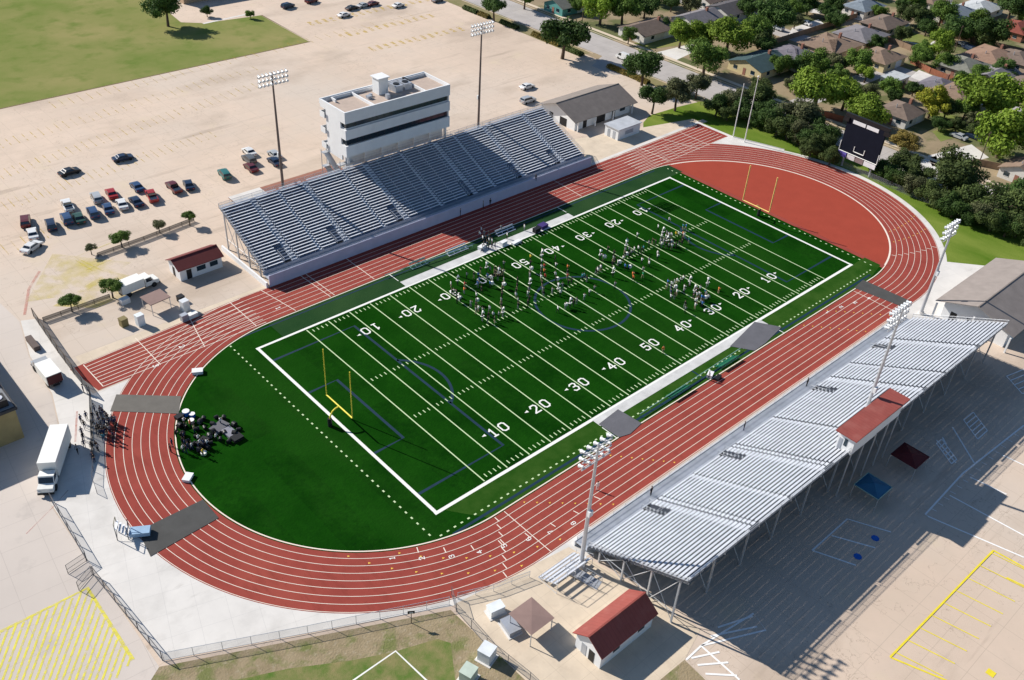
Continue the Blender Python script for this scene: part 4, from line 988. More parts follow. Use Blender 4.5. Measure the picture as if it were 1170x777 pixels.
# ================================================================== VEHICLES
GLASSV=mat('car_glass',(0.015,0.02,0.03),0.08,spec=0.9)
CARP={}
def carpaint(n,c):
    return mat('car_paint_'+n,c,0.3,0.15,var=0.03,spec=0.6)
PA={'white':(0.75,0.75,0.74),'silver':(0.42,0.44,0.46),'black':(0.015,0.016,0.02),'blue':(0.03,0.07,0.16),'navy':(0.015,0.03,0.07),'red':(0.35,0.02,0.02),'maroon':(0.12,0.02,0.025),'teal':(0.03,0.16,0.15),'grey':(0.12,0.125,0.13),'brown':(0.12,0.06,0.05),'cream':(0.55,0.45,0.3),'green':(0.03,0.08,0.06)}
def car(label,x,y,rot,kind,colr,group=None):
    t=thing('parked_'+kind,label,{'sedan':'car','suv':'car','pickup':'pickup truck','van':'van'}[kind],(x,y,0),rot,group)
    prof={'sedan':([(-2.3,.35),(-2.35,.75),(-2.2,.95),(-1.55,1.0),(-0.95,1.42),(0.45,1.42),(1.15,1.0),(2.1,.85),(2.35,.6),(2.3,.35)],4,(3,6)),
          'suv':([(-2.3,.4),(-2.35,.9),(-2.3,1.1),(-2.05,1.7),(-1.3,1.76),(0.5,1.72),(1.2,1.12),(2.2,1.0),(2.4,.7),(2.35,.4)],3,(2,6)),
          'pickup':([(-2.8,.5),(-2.85,.8),(-2.8,1.12),(-0.75,1.12),(-0.6,1.72),(0.7,1.72),(1.3,1.18),(2.5,1.05),(2.8,.75),(2.75,.45)],4,(3,6)),
          'van':([(-2.6,.4),(-2.65,.9),(-2.62,1.2),(-2.5,2.0),(-1.3,2.1),(1.1,2.05),(1.9,1.2),(2.5,1.05),(2.65,.7),(2.6,.4)],3,(2,6))}[kind]
    pr=prof[0]; W=0.92
    key=(kind,colr)
    if key not in CARP:
        b=MB(); n=len(pr); vs=[]
        for s in (-1,1):
            for (px,pz) in pr:
                w=W if pz<=1.2 else W*0.80
                vs.append((px,s*w,pz))
        fs=[tuple(range(n)),tuple(range(2*n-1,n-1,-1))]+[(i,n+i,n+(i+1)%n,(i+1)%n) for i in range(n)]
        b.add(vs,fs); me=b.mesh('body',carpaint(colr,PA[colr])); 
        bm=bmesh.new(); bm.from_mesh(me); bmesh.ops.recalc_face_normals(bm,faces=bm.faces[:]); 
        bmesh.ops.triangulate(bm,faces=[f for f in bm.faces if len(f.verts)>4]); bm.to_mesh(me); bm.free()
        gm=MB()
        if kind=='pickup':
            x0,x1,zr=-0.6,0.7,1.72; sw=-0.72; fw=1.28; gm.box(-2.7,-0.85,-0.75,0.75,1.125,1.13)
        elif kind=='sedan': x0,x1,zr=-0.95,0.45,1.42; sw=-1.5; fw=1.12
        elif kind=='suv': x0,x1,zr=-2.05,0.5,1.72; sw=-2.25; fw=1.17
        else: x0,x1,zr=0.2,1.1,2.05; sw=0.2; fw=1.85
        zb=1.02 if kind=='sedan' else 1.15 if kind!='van' else 1.25; e=0.012
        for s in (-1,1):
            gm.add([(sw+0.12,s*(W+e),zb),(fw-0.12,s*(W+e),zb),(x1-0.02,s*(W*0.8+e+0.02),zr-0.08),(x0+0.08,s*(W*0.8+e+0.02),zr-0.08)],[(0,1,2,3) if s<0 else (3,2,1,0)])
        def wnd(xa,za,xb,zb2):
            d=Vector((zb2-za,0,xb-xa)); nrm=Vector((abs(d.x),0,0)) if False else None
            dx=e*2*(1 if xa>xb else -1)
            gm.add([(xa+dx,-W*0.86,za+e),(xa+dx,W*0.86,za+e),(xb+dx,W*0.72,zb2+e),(xb+dx,-W*0.72,zb2+e)],[(0,1,2,3)] if dx>0 else [(3,2,1,0)])
        ix=[i for i,p in enumerate(pr) if abs(p[0]-x1)<1e-6 and p[1]==max(q[1] for q in pr if abs(q[0]-x1)<1e-6)][0]
        a,b2=pr[ix],pr[ix+1]
        wnd(b2[0]*0.88+a[0]*0.12,b2[1]*0.88+a[1]*0.12,a[0]*0.9+b2[0]*0.1,a[1]*0.9+b2[1]*0.1)
        if kind!='van':
            iy=[i for i,p in enumerate(pr) if abs(p[0]-x0)<1e-6][0]; a,b2=pr[iy],pr[iy-1]
            wnd(b2[0]*0.85+a[0]*0.15,b2[1]*0.85+a[1]*0.15,a[0]*0.85+b2[0]*0.15,a[1]*0.85+b2[1]*0.15)
        wl=MB(); wl.tube((0,-0.12,0),(0,0.12,0),0.34,n=12); 
        hl=MB(); hl.box(-0.04,0.04,-0.2,0.2,-0.08,0.08)
        CARP[key]=(me,gm.mesh('windows',GLASSV),wl.mesh('wheel',M_rubber),hl.mesh('headlight',M_lamp),hl.mesh('tail_light',carpaint('red',PA['red'])))
    me,gm,wm,hm,tm=CARP[key]
    def pt(nm,mesh,loc=(0,0,0)):
        o=bpy.data.objects.new(nm,mesh); col.objects.link(o); o.parent=t; o.location=loc
    pt('body',me); pt('windows',gm)
    wx=1.4 if kind!='pickup' else 1.7
    for sx in (-1,1):
        for sy in (-1,1): pt('wheel',wm,(sx*wx,sy*0.82,0.34))
    fx=pr[-2][0]; 
    for sy in (-0.62,0.62): pt('headlight',hm,(fx-0.03,sy,pr[-2][1]+0.02)); pt('tail_light',tm,(pr[1][0]+0.03,sy,pr[1][1]-0.05))
    return t
cars=[ # u,v of the middle on the ground, direction, kind, colour, label
 (80,199,0.1,'sedan','black','black car alone in the lot, nearer one of two lone dark cars'),
 (141,183,-0.1,'sedan','navy','dark blue car alone in the lot, farther one of two lone dark cars'),
 (30,256,1.25,'suv','maroon','maroon car at the left end of the parked cluster'),
 (38,270,1.35,'sedan','white','white car just below the maroon car'),
 (37,285,0.55,'sedan','white','white car parked askew at the lower left end of the cluster'),
 (59,260,1.35,'suv','navy','dark blue car parked alone between the white pair and the blue group'),
 (78,238,1.4,'pickup','white','white pickup behind a dark blue car'),
 (77,253,1.4,'suv','blue','blue car directly below the white pickup'),
 (91,252,1.4,'sedan','green','dark green car to the right of the blue car below the white pickup'),
 (107,246,1.4,'suv','blue','blue car left of a navy car and below the white topped car'),
 (111,229,1.4,'suv','silver','silver car with a dark roof rack beside the small red car'),
 (124,241,1.35,'sedan','blue','blue sedan left of the lone white car'),
 (128,224,1.4,'sedan','red','small red car behind the white and blue cars'),
 (140,236,1.35,'sedan','white','white car between two blue cars in the cluster'),
 (157,216,1.5,'sedan','blue','blue car, upper one of a pair beside the red pickup'),
 (156,233,1.5,'sedan','navy','navy car, lower one of a pair beside the red pickup'),
 (174,227,1.35,'pickup','red','bright red pickup in the middle of the lot row'),
 (199,217,1.5,'pickup','maroon','dark red pickup left of a navy sedan'),
 (216,214,1.3,'sedan','navy','navy sedan at the right end of the parked row'),
 (257,202,1.4,'suv','teal','teal green car parked alone near the home grandstand'),
 (285,176,1.5,'sedan','white','white car at the top of a short column near the light pole'),
 (285,185,1.5,'suv','grey','grey car in the middle of a short column near the light pole'),
 (287,194,1.5,'sedan','maroon','maroon car at the bottom of a short column near the light pole'),
 (314,179,1.5,'sedan','silver','silver car, upper one of two next to the light pole'),
 (314,187,1.5,'sedan','navy','navy car, lower one of two next to the light pole'),
 (329,9,0.2,'suv','navy','dark car nearest the corner of the grass field at the top'),
 (356,3,0.2,'suv','maroon','maroon car at the top edge of the lot'),
 (393,19,0.15,'sedan','white','white car below a black car in the far lot'),
 (402,11,0.15,'sedan','black','black car above a white car in the far lot'),
 (415,8,0.15,'sedan','silver','silver car left of a maroon car in the far lot'),
 (426,6,0.15,'sedan','maroon','maroon car right of a silver car in the far lot'),
 (455,8,0.15,'sedan','white','white car alone at the right of the far lot group'),
 (500,2,0.15,'sedan','grey','grey car at the very top of the far lot'),
 (602,101,0.0,'sedan','white','white car parked in the open beyond the grandstand end'),
 (603,117,0.0,'suv','silver','silver car half hidden behind the end of the home grandstand'),
 (1165,157,1.4,'suv','white','white car under the big lime trees by the street'),
 (1095,158,1.5,'sedan','silver','silver car in tree shade on the far right street'),
 (1112,158,1.5,'sedan','navy','dark blue car in tree shade on the far right street'),
 (1035,34,0.2,'van','white','white van parked in the middle of the houses'),
 (1100,52,1.2,'sedan','silver','silver car parked between roofs at the right'),
 (1106,57,1.2,'suv','navy','navy car next to the silver car between roofs'),
 (920,28,1.5,'sedan','white','white car on the drive between far houses'),
 (712,68,1.5,'van','white','white van behind the tree at the lot entrance'),
 (888,34,1.5,'suv','silver','silver car beneath the tall trees at the top'),
]
for u,v,r_,k,c,lab in cars:
    p=g(u,v); car(lab,p.x,p.y,r_,k,c,'cars parked in the lots and streets')

# box truck (large white)
def box_truck(label,x,y,rot,L_,H,wcab,rear):
    t=thing('box_truck',label,'truck',(x,y,0),rot)
    b=MB(); b.box(-L_/2,L_/2,-1.25,1.25,0.95,H); b.build('cargo_box',M_paint,t)
    b=MB(); b.box(-L_/2-0.06,-L_/2-0.003,-1.15,1.15,1.0,H-0.1); b.build('rear_door',rear,t)
    x0=L_/2+0.25
    b=MB(); n=[(x0,.6),(x0,2.35),(x0+1.2,2.4),(x0+1.7,1.5),(x0+2.7,1.35),(x0+2.8,.6)]
    vs=[(a,s*1.05,z) for s in (-1,1) for a,z in n]; k=len(n)
    b.add(vs,[tuple(range(k-1,-1,-1)),tuple(range(k,2*k))]+[(i,(i+1)%k,k+(i+1)%k,k+i) for i in range(k)]); o=b.build('cab',wcab,t)
    w=MB(); w.add([(x0+1.24,-0.95,2.32),(x0+1.24,0.95,2.32),(x0+1.72,0.98,1.52),(x0+1.72,-0.98,1.52)],[(3,2,1,0)])
    for s in (-1,1): w.add([(x0+0.2,s*1.06,1.5),(x0+1.5,s*1.06,1.5),(x0+1.15,s*1.06,2.25),(x0+0.2,s*1.06,2.25)],[(0,1,2,3)])
    w.build('windscreen',GLASSV,o)
    b=MB(); b.box(-L_/2,x0+2.7,-0.5,0.5,0.45,0.94); b.build('chassis',M_dark,t)
    for xx in (-L_/2+1.2,x0+1.6):
        for s in (-1,1): b=MB(); b.tube((xx,s*0.85,0.5),(xx,s*1.15,0.5),0.5,n=14); b.build('wheel',M_rubber,t)
    b=MB(); b.box(x0+2.7,x0+2.9,-1.1,1.1,0.4,0.7); b.build('bumper',M_dark,t)
    for s in (-1,1): b=MB(); b.box(x0+2.8,x0+2.84,s*0.8-0.15,s*0.8+0.15,0.8,1.05); b.build('headlight',M_lamp,t)
a=g(66,485,3.2); c_=g(50,532,3.2); dv=(c_-a); A=(a+c_)/2
box_truck('large white box truck parked on the left drive facing down',A.x+0.2,A.y-0.3,math.atan2(dv.y,dv.x),8.2,3.6,M_paint,M_alud)
a=g(68,436,2.4); c_=g(46,410,2.4); dv=(c_-a); A=(a+c_)/2
box_truck('smaller white box truck with dark rear beside the sprint lanes',A.x-0.1,A.y+0.4,math.atan2(dv.y,dv.x),4.6,2.7,carpaint('silver',PA['silver']),mat('dark_red_door',(0.09,0.02,0.02),0.6))
# generator / white inflatable-like van by the kiosk
p=g(161,335)
box_truck('white concession truck with open blue side near the kiosk',p.x-1.2,p.y+1.2,0.1,4.4,2.7,M_paint,M_alud)
p=g(180,352); tn=thing('brown_shelter','small brown flat shelter beside the white concession truck','shelter',(p.x,p.y,0),0.1)
b=MB(); b.box(-2,2,-1.8,1.8,2.3,2.45); b.build('roof',M_tanroof,tn)
for x in (-1.8,1.8):
    for y in (-1.6,1.6): b=MB(); b.tube((x,y,0),(x,y,2.3),0.07); b.build('post',M_steel,tn)
for lab,u,v,sx,sy,h,m in (('white service counter left of the concession truck',143,346,1.6,1.1,1.0,M_wall),('olive stacked crate below the concession truck',142,372,1.2,1.2,1.6,mat('olive_crate',(0.22,0.18,0.08),0.8)),
    ('white and blue portable cabinet below the brown shelter',161,371,1.3,1.1,2.2,M_cabw),('white portable toilet right of the brown shelter',212,354,1.3,1.2,2.1,M_lamp),('black bin behind the white portable toilet',207,344,1.1,1.1,1.2,M_dark),
    ('white storage chest at the edge of the track below the portable toilet',220,362,1.8,1.0,0.8,M_paint),('grey rack at the edge of the track beside the storage chest',211,366,1.2,0.9,1.3,M_alud)):
    eqbox(lab,u,v,sx,sy,h,m,0.1,'storage_cabinet','storage cabinet')

# ================================================================== PEOPLE
def person_mesh(name,pose,shirt,pants,skin,shoe):
    J=[(0,0,.95),(0,0,1.15),(0,0,1.38),(0,0,1.5),(0,0,1.62),(0,0.005,1.74)]
    Rr=[.14,.125,.15,.06,.095,.08]
    E=[(0,1),(1,2),(2,3),(3,4),(4,5)]
    def add(p,r,par): J.append(p); Rr.append(r); E.append((par,len(J)-1)); return len(J)-1
    st={'stand':(0,0),'walk':(.22,-.22),'play':(0.05,-.03),'wide':(.08,-.02)}[pose]
    for s,dy in ((-1,st[0]),(1,st[1])):
        h=add((s*.1,0,.9),.1,0); k=add((s*.11,-dy*.6-0.02,.5),.07,h); a=add((s*.11,-dy,.09),.05,k); add((s*.12,-dy-.14,.04),.045,a)
        sh=add((s*.2,0,1.42),.065,2)
        if pose in('play','wide'):
            e=add((s*.27,-.12,1.2),.05,sh); w=add((s*.10,-.36,1.28),.038,e); add((s*.06,-.44,1.30),.04,w)
        else:
            e=add((s*.26,dy*.4,1.15),.05,sh); w=add((s*.27,dy*.8-.06,.9),.038,e); add((s*.27,dy*.8-.08,.8),.04,w)
    me=bpy.data.meshes.new(name); me.from_pydata(J,E,[]); o=bpy.data.objects.new(name,me); col.objects.link(o)
    md=o.modifiers.new('s','SKIN'); md.use_smooth_shade=True
    for v,r in zip(me.skin_vertices[0].data,Rr): v.radius=(r,r*0.8); 
    me.skin_vertices[0].data[0].use_root=True
    sd=o.modifiers.new('d','SUBSURF'); sd.levels=1
    dg=bpy.context.evaluated_depsgraph_get(); ev=o.evaluated_get(dg); m2=bpy.data.meshes.new_from_object(ev); m2.name=name
    bpy.data.objects.remove(o)
    m2.materials.clear()
    for m in (shirt,pants,skin,shoe): m2.materials.append(m)
    for p in m2.polygons:
        c=p.center; i=0
        if c.z<.1: i=3
        elif c.z<.98 and abs(c.x)<.22: i=1
        elif c.z>1.5: i=2
        elif (c.z<1.02 and abs(c.x)>=.22) or c.y<-.30: i=2
        p.material_index=i
    return m2
SK=[mat('skin_light',(0.50,0.30,0.20),0.6),mat('skin_brown',(0.22,0.12,0.07),0.6)]
CL_={'white':(0.75,0.75,0.73),'black':(0.015,0.015,0.018),'grey':(0.25,0.26,0.27),'navy':(0.015,0.03,0.09),'blue':(0.04,0.16,0.45),'red':(0.45,0.04,0.03),'orange':(0.75,0.22,0.06),'yellow':(0.75,0.55,0.05),'green':(0.02,0.25,0.12),'teal':(0.03,0.22,0.28),'khaki':(0.42,0.34,0.22)}
def cloth(n): return mat('cloth_'+n,CL_[n],0.85)
HM={}
def hairmesh():
    if 'h' not in HM:
        b=MB(); b.ball((0,0.015,1.76),.108,.118,.10,10,6)
        b.v=[(x,y,max(z,1.70) if y<0 else max(z,1.62)) for x,y,z in b.v]; HM['h']=b.mesh('hair',mat('dark_hair',(0.02,0.014,0.01),0.7))
    return HM['h']
PM={}
def person(label,x,y,rot,shirt,pants,pose='stand',group=None,cap=None,z=0,scale=1.0):
    sk=(hash((round(x,1),round(y,1)))%2)
    key=(pose,shirt,pants,sk)
    if key not in PM: PM[key]=person_mesh('person',pose,cloth(shirt),cloth(pants),SK[sk],M_dark)
    o=bpy.data.objects.new('person',PM[key]); col.objects.link(o); o.location=(x,y,z); o.rotation_euler=(0,0,rot); o.scale=(scale,)*3
    tag(o,label,'person',group)
    h=bpy.data.objects.new('hair',hairmesh() ); col.objects.link(h); h.parent=o
    return o
random.seed(3)
def crowd(pts,ox,oy,sc,label,group,shirts,pants,poses,face=PI/2,dv=4):
    for it in pts:
        u=ox+it[0]/sc; v=oy+it[1]/sc+dv
        p=g(u,v); sh=it[2] if len(it)>2 else random.choice(shirts); pa=random.choice(pants)
        tone={'white':'white','grey':'grey','black':'black','navy':'navy'}.get(sh,sh)
        lab=label.replace('@',tone)
        if pa in('white','khaki','black'): lab=lab.replace('#',pa)
        else: lab=lab.replace('#',pa)
        person(lab,p.x,p.y,face+random.uniform(-.5,.5),sh,pa,random.choice(poses),group)
W_=['white','white','grey','grey','black','black']; PN=['black','black','khaki','grey']
A_=[(195,365),(140,465),(160,465),(185,480),(210,520),(190,545),(225,530),(265,395,'red'),(260,450,'orange'),(130,390),(285,300),(355,300),(420,250),(480,235),(515,245),(400,300,'blue'),(410,350,'blue'),(490,310,'blue'),(530,330),(515,385,'blue'),(395,390,'blue'),(430,440),(560,240,'black'),(585,255,'black'),(605,240,'black'),(570,280,'black'),(600,290,'black'),(625,270,'black'),(590,320,'black'),(555,310,'black'),(650,190),(645,270),(650,350),(640,400),(635,450),(630,500),(625,550),(625,600),(635,650),(640,680),(785,350),(780,410),(770,460),(770,500),(790,550),(790,600),(380,500),(380,560),(375,600),(375,650),(325,580),(440,650),(440,720),(510,630),(500,700),(560,740),(545,690),(600,690),(400,630),(490,740)]
B_=[(820,200),(850,210),(380,220),(385,290),(250,150),(245,200),(245,250),(245,310),(240,360),(240,410),(250,470),(255,530),(265,570),(135,210,'yellow'),(135,270),(135,330),(130,390),(130,440),(130,480),(120,530),(110,570),(125,620),(110,660),(270,300,'red'),(270,350,'orange'),(280,400,'red'),(500,310,'orange'),(500,360),(500,400,'red'),(385,430),(405,480),(410,530),(350,540),(450,490),(510,460),(540,440),(665,395,'teal'),(645,400,'teal'),(690,420),(800,330),(830,310),(780,350),(405,720,'white'),(480,690,'white'),(525,675,'white'),(590,640),(665,600,'white'),(715,555,'white'),(765,520),(560,660,'black'),(380,380),(430,560)]
C__=[(725,100),(410,250),(615,170),(860,165,'teal'),(890,165,'blue'),(660,230),(650,260),(690,270),(720,250),(745,250),(700,230),(790,240,'yellow'),(860,240,'orange'),(870,250),(850,290),(820,240),(640,310),(670,310),(700,315),(730,320),(760,330),(650,340),(690,350),(720,355),(750,360),(790,350),(820,330),(850,320),(525,330),(590,325),(310,310,'teal'),(300,360),(290,400),(290,440),(330,450),(330,390),(420,380,'white'),(380,390),(450,395),(470,380,'teal'),(180,430),(175,480),(165,530),(190,500),(45,455),(120,390),(290,560,'blue'),(325,570,'blue'),(365,640,'orange'),(370,670,'orange'),(455,500,'white'),(465,590),(465,640,'green'),(525,500),(525,530),(610,430),(610,460),(170,630),(50,570),(20,600),(190,740),(220,520),(270,480),(350,420),(920,300,'teal'),(560,310)]
D_=[(350,265),(385,250),(430,235),(465,215),(550,270,'white'),(550,300),(480,340),(475,380),(380,400),(350,340),(310,290),(260,270,'blue'),(300,350,'navy'),(250,320),(300,400,'navy'),(690,350,'white'),(640,380),(615,390),(610,415),(680,430),(710,470,'blue'),(800,470),(600,470),(630,520),(660,500),(700,540),(720,560,'blue'),(625,580),(495,630),(490,560),(790,290),(350,450),(300,465),(940,370,'orange'),(760,400,'teal'),(770,430),(650,440),(740,480,'blue')]
G_='marching band members rehearsing on the field'
crowd(A_,500,280,8.63,'band member in @ shirt and # trousers in the left block of the band',G_,W_,PN,['play','stand','walk','play'])
crowd(B_,590,270,8.63,'band member in @ shirt and # trousers in the middle block of the band',G_,W_,PN,['play','stand','walk','play'])
crowd(C__,680,240,8.63,'band member in @ shirt and # trousers in the far upper block of the band',G_,W_,PN,['play','stand','walk','play'])
crowd(D_,740,300,11.7,'band member in @ shirt and # trousers in the right block of the band',G_,W_,PN,['play','stand','walk','play'])
crowd([(515,195,'white'),(545,230),(590,240),(500,240),(560,290),(590,300),(570,340),(590,350),(525,380),(620,360),(650,350),(770,250,'white'),(540,340),(620,310),(600,270),(530,280),(710,180,'grey'),(940,170,'white')],490,240,8.63,'bystander in @ shirt and # trousers standing on the far sideline','people standing on the far sideline',['navy','grey','white','black'],['navy','black','grey'],['stand','walk'],-PI/2)
crowd([(190,250),(130,285),(170,350),(140,425),(155,480),(165,560),(280,165),(350,190),(320,250),(345,215),(370,210),(390,230),(410,250),(430,270),(330,300),(350,330),(380,310),(400,330),(420,300),(440,330),(320,380),(345,400),(370,390),(395,400),(415,420),(440,380),(310,420),(335,440),(365,440),(390,440),(480,290),(510,290),(500,320),(520,380),(450,400),(270,320),(260,250),(250,590),(300,580),(320,600),(260,700),(275,720),(490,470),(490,510),(90,620),(380,490,'teal')],80,450,9.71,'person in @ top and # trousers in the crowd waiting beside the left track bend','people waiting beside the left track bend',['navy','black','black','grey'],['black','navy'],['stand','walk','wide'],0)
crowd([(150,355),(230,240),(240,300),(310,270,'orange'),(360,340,'khaki'),(230,430),(215,500),(240,520),(220,590),(260,600),(280,560),(330,560),(410,460),(430,520),(480,520),(520,520),(80,520),(130,400),(470,640,'yellow'),(60,590),(420,560),(690,240,'white'),(640,440)],190,460,11.1,'crew member in @ top and # trousers on the turf inside the left bend','crew people on the left turf',['grey','navy','white','black'],['black','navy'],['stand','wide','walk'],1.0)
for lab,u,v,z,sh,pa in (('person in orange shirt beside the near fifty yard number',757,404,0,'orange','khaki'),('seated helper in white on the near sideline beside the kit box',809,434,0,'white','navy'),
   ('person in white and lavender clothes walking on the near track lanes',682,560,0,'white','white'),('leftmost of three persons at the front rail of the home grandstand, dark clothes',526,247,1.65,'navy','black'),
   ('person in grey clothes at the front rail of the home grandstand, between two others',552,238,1.65,'grey','black'),('person in black clothes at the front rail of the home grandstand, right of the others',560,235,1.65,'black','black'),
   ('person in dark clothes on the walkway near the right end of the home grandstand',612,207,1.65,'black','navy'),
   ('person in dark clothes on the left part of the near grandstand walkway',729,555,0.95,'black','black'),('person in dark clothes on the middle of the near grandstand walkway',838,484,0.95,'black','navy'),
   ('person in black clothes on the near grandstand walkway below the booth',909,434,0.95,'black','black'),('person in black clothes at the right end of the near grandstand walkway',1005,370,0.95,'black','black'),
   ('person by the fence near the start of the sprint lanes',96,449,0,'navy','black'),('second person at the fence by the sprint lanes, in grey',101,450,0,'grey','navy')):
    p=g(u,v,z)
    if z==0.95: p.y=-42.4
    person(lab,p.x,p.y,random.uniform(0,6),sh,pa,'stand',None,z=z)

def instrument(kind,px,py,face):
    if kind not in PM:
        b=MB()
        if kind=='sousaphone':
            pts=[(0.33*math.cos(a),0.33*math.sin(a)*0.9,1.0+0.35*math.sin(a*0.5)) for a in [k*PI/8 for k in range(17)]]; b.path(pts,0.06,6)
            b.tube((0.1,0.12,1.35),(0.05,0.05,1.95),0.06,0.10,n=8); b.tube((0.05,0.05,1.95),(0.05,-0.28,2.08),0.10,0.33,n=14)
        else:
            b.tube((-0.2,-0.42,1.05),(0.2,-0.42,1.05),0.36,n=16)
        PM[kind]=b.mesh(kind,M_paint)
    o=bpy.data.objects.new(kind,PM[kind]); col.objects.link(o); o.location=(px,py,0); o.rotation_euler=(0,0,face)
    lab={'sousaphone':'white sousaphone worn by a band member on the field','bass_drum':'white marching bass drum carried by a band member on the field'}[kind]
    tag(o,lab,'sousaphone' if kind=='sousaphone' else 'drum',{'sousaphone':'white sousaphones of the band','bass_drum':'marching bass drums of the band'}[kind])
bandp=[o for o in col.objects if o.get('group')==G_]
for i,o in enumerate(bandp):
    if i%13==0: instrument('sousaphone',o.location.x,o.location.y,o.rotation_euler.z)
    elif i%14==5: instrument('bass_drum',o.location.x,o.location.y,o.rotation_euler.z)
for o in bandp: o.scale=(1.0,1.0,1.0)
#TREES
exec_trees=True
M_limb=M_wood
LEAFC={'dark':((0.0286,0.0650,0.0156),(0.0845,0.1495,0.0325)),'lime':((0.1105,0.1950,0.0156),(0.2600,0.3640,0.0455)),'mid':((0.0585,0.1170,0.0182),(0.1430,0.2275,0.0390)),'olive':((0.0715,0.0845,0.0364),(0.1560,0.1690,0.0780)),'yellow':((0.1560,0.1820,0.0130),(0.3510,0.3380,0.0390)),'hedge':((0.0364,0.0624,0.0182),(0.1105,0.1495,0.0416)),'autumn':((0.1560,0.1300,0.0260),(0.3120,0.2340,0.0650))}
def leafmat(k):
    m=mat('leaves_'+k,LEAFC[k][0],0.75,scale=0.55,c2=LEAFC[k][1],detail=3,spec=0.2,objvar=0.2)
    if 'tr' not in m:
        m['tr']=1; nt=m.node_tree; b=nt.nodes['Principled BSDF']; tr=nt.nodes.new('ShaderNodeBsdfTranslucent'); mx=nt.nodes.new('ShaderNodeMixShader'); mx.inputs[0].default_value=0.25
        nt.links.new(b.inputs['Base Color'].links[0].from_socket,tr.inputs['Color']); nt.links.new(b.outputs[0],mx.inputs[1]); nt.links.new(tr.outputs[0],mx.inputs[2]); nt.links.new(mx.outputs[0],nt.nodes['Material Output'].inputs['Surface'])
    return m
CRN={}
def crown_mesh(kind,shape,seed):
    """unit crown (radius about 1): leaf sized quads on clump surfaces, gaps in between"""
    key=(kind,shape,seed)
    if key in CRN: return CRN[key]
    rnd=random.Random(seed*7+len(shape)); cl=[]
    if shape=='round': n,fl,sz=17,0.75,(.24,.40)
    elif shape=='wide': n,fl,sz=20,0.50,(.22,.36)
    elif shape=='tall': n,fl,sz=18,1.25,(.24,.36)
    else: n,fl,sz=14,0.8,(.28,.44)
    for i in range(n):
        th=rnd.uniform(0,2*PI); ph=math.acos(rnd.uniform(-0.75,1)); rr=rnd.uniform(.45,.82)
        cl.append((rr*math.sin(ph)*math.cos(th),rr*math.sin(ph)*math.sin(th),rr*math.cos(ph)*fl,rnd.uniform(*sz)))
    cl.append((0,0,0,.5))
    b=MB()
    for cx,cy,cz,r in cl:
        m=int(620*r*r/0.10*0.55)
        for j in range(m):
            th=rnd.uniform(0,2*PI); ph=math.acos(rnd.uniform(-1,1)); d=Vector((math.sin(ph)*math.cos(th),math.sin(ph)*math.sin(th),math.cos(ph)*0.85))
            q=r*rnd.uniform(.55,1.12)
            if rnd.random()<0.06: q*=1.2
            c=Vector((cx,cy,cz))+d*q
            s=rnd.uniform(.03,.065); nrm=(d+Vector((rnd.uniform(-.8,.8),rnd.uniform(-.8,.8),rnd.uniform(-.4,.9)))).normalized()
            x=nrm.orthogonal().normalized(); y=nrm.cross(x); a=rnd.uniform(0,PI); x,y=x*math.cos(a)+y*math.sin(a),y*math.cos(a)-x*math.sin(a)
            b.add([c-x*s,c-y*s*.7,c+x*s,c+y*s*.7],[(0,1,2,3)])
    CRN[key]=b.mesh('crown',leafmat(kind)); return CRN[key]
TRK={}
def trunk_mesh(seed,hr):
    key=(seed,hr)
    if key in TRK: return TRK[key]
    rnd=random.Random(seed); b=MB(); h=hr   # trunk height below crown centre in crown radii
    b.tube((0,0,0),(0.03,0.02,h*0.6),.075,.05,n=7); top=Vector((0.03,0.02,h*0.6))
    for k in range(6):
        a=2*PI*k/6+rnd.uniform(-.3,.3); e=Vector((math.cos(a)*rnd.uniform(.4,.65),math.sin(a)*rnd.uniform(.4,.65),h+rnd.uniform(-.1,.3)))
        m_=top.lerp(e,.5)+Vector((0,0,.08)); b.tube(top,m_,.035,.025,n=5); b.tube(m_,e,.025,.01,n=5)
    TRK[key]=b.mesh('trunk',M_wood); return TRK[key]
nt_=[0]
def tree(label,u,v,rpx,kind,shape='round',hr=1.0,group=None,sz=1.0,name='tree'):
    """u,v = middle of the crown in the survey photo, rpx = its half width there"""
    nt_[0]+=1; s=nt_[0]%5
    rpx*=1.16 if name!='hedge_shrub' else 1.32
    r=rpx*dist(u,v,3)/FOC
    zc=r*hr*(0.9 if shape!='wide' else .9)
    p=g(u,v,zc); r=rpx*(p-CAM).dot(FW)/FOC; zc=r*hr*0.9
    t=thing(name,label,{'tree':'tree','shrub':'shrub','hedge_shrub':'shrub'}[name],(p.x,p.y,0),random.uniform(0,6.28),group)
    o=bpy.data.objects.new('crown',crown_mesh(kind,shape,s)); col.objects.link(o); o.parent=t; o.location=(0,0,zc); o.scale=(r,r*random.uniform(.88,1.1),r*sz)
    q=bpy.data.objects.new('trunk',trunk_mesh(s,1.0)); col.objects.link(q); q.parent=t; q.scale=(r,r,zc)
    return t
GS='trees in and around the housing area'
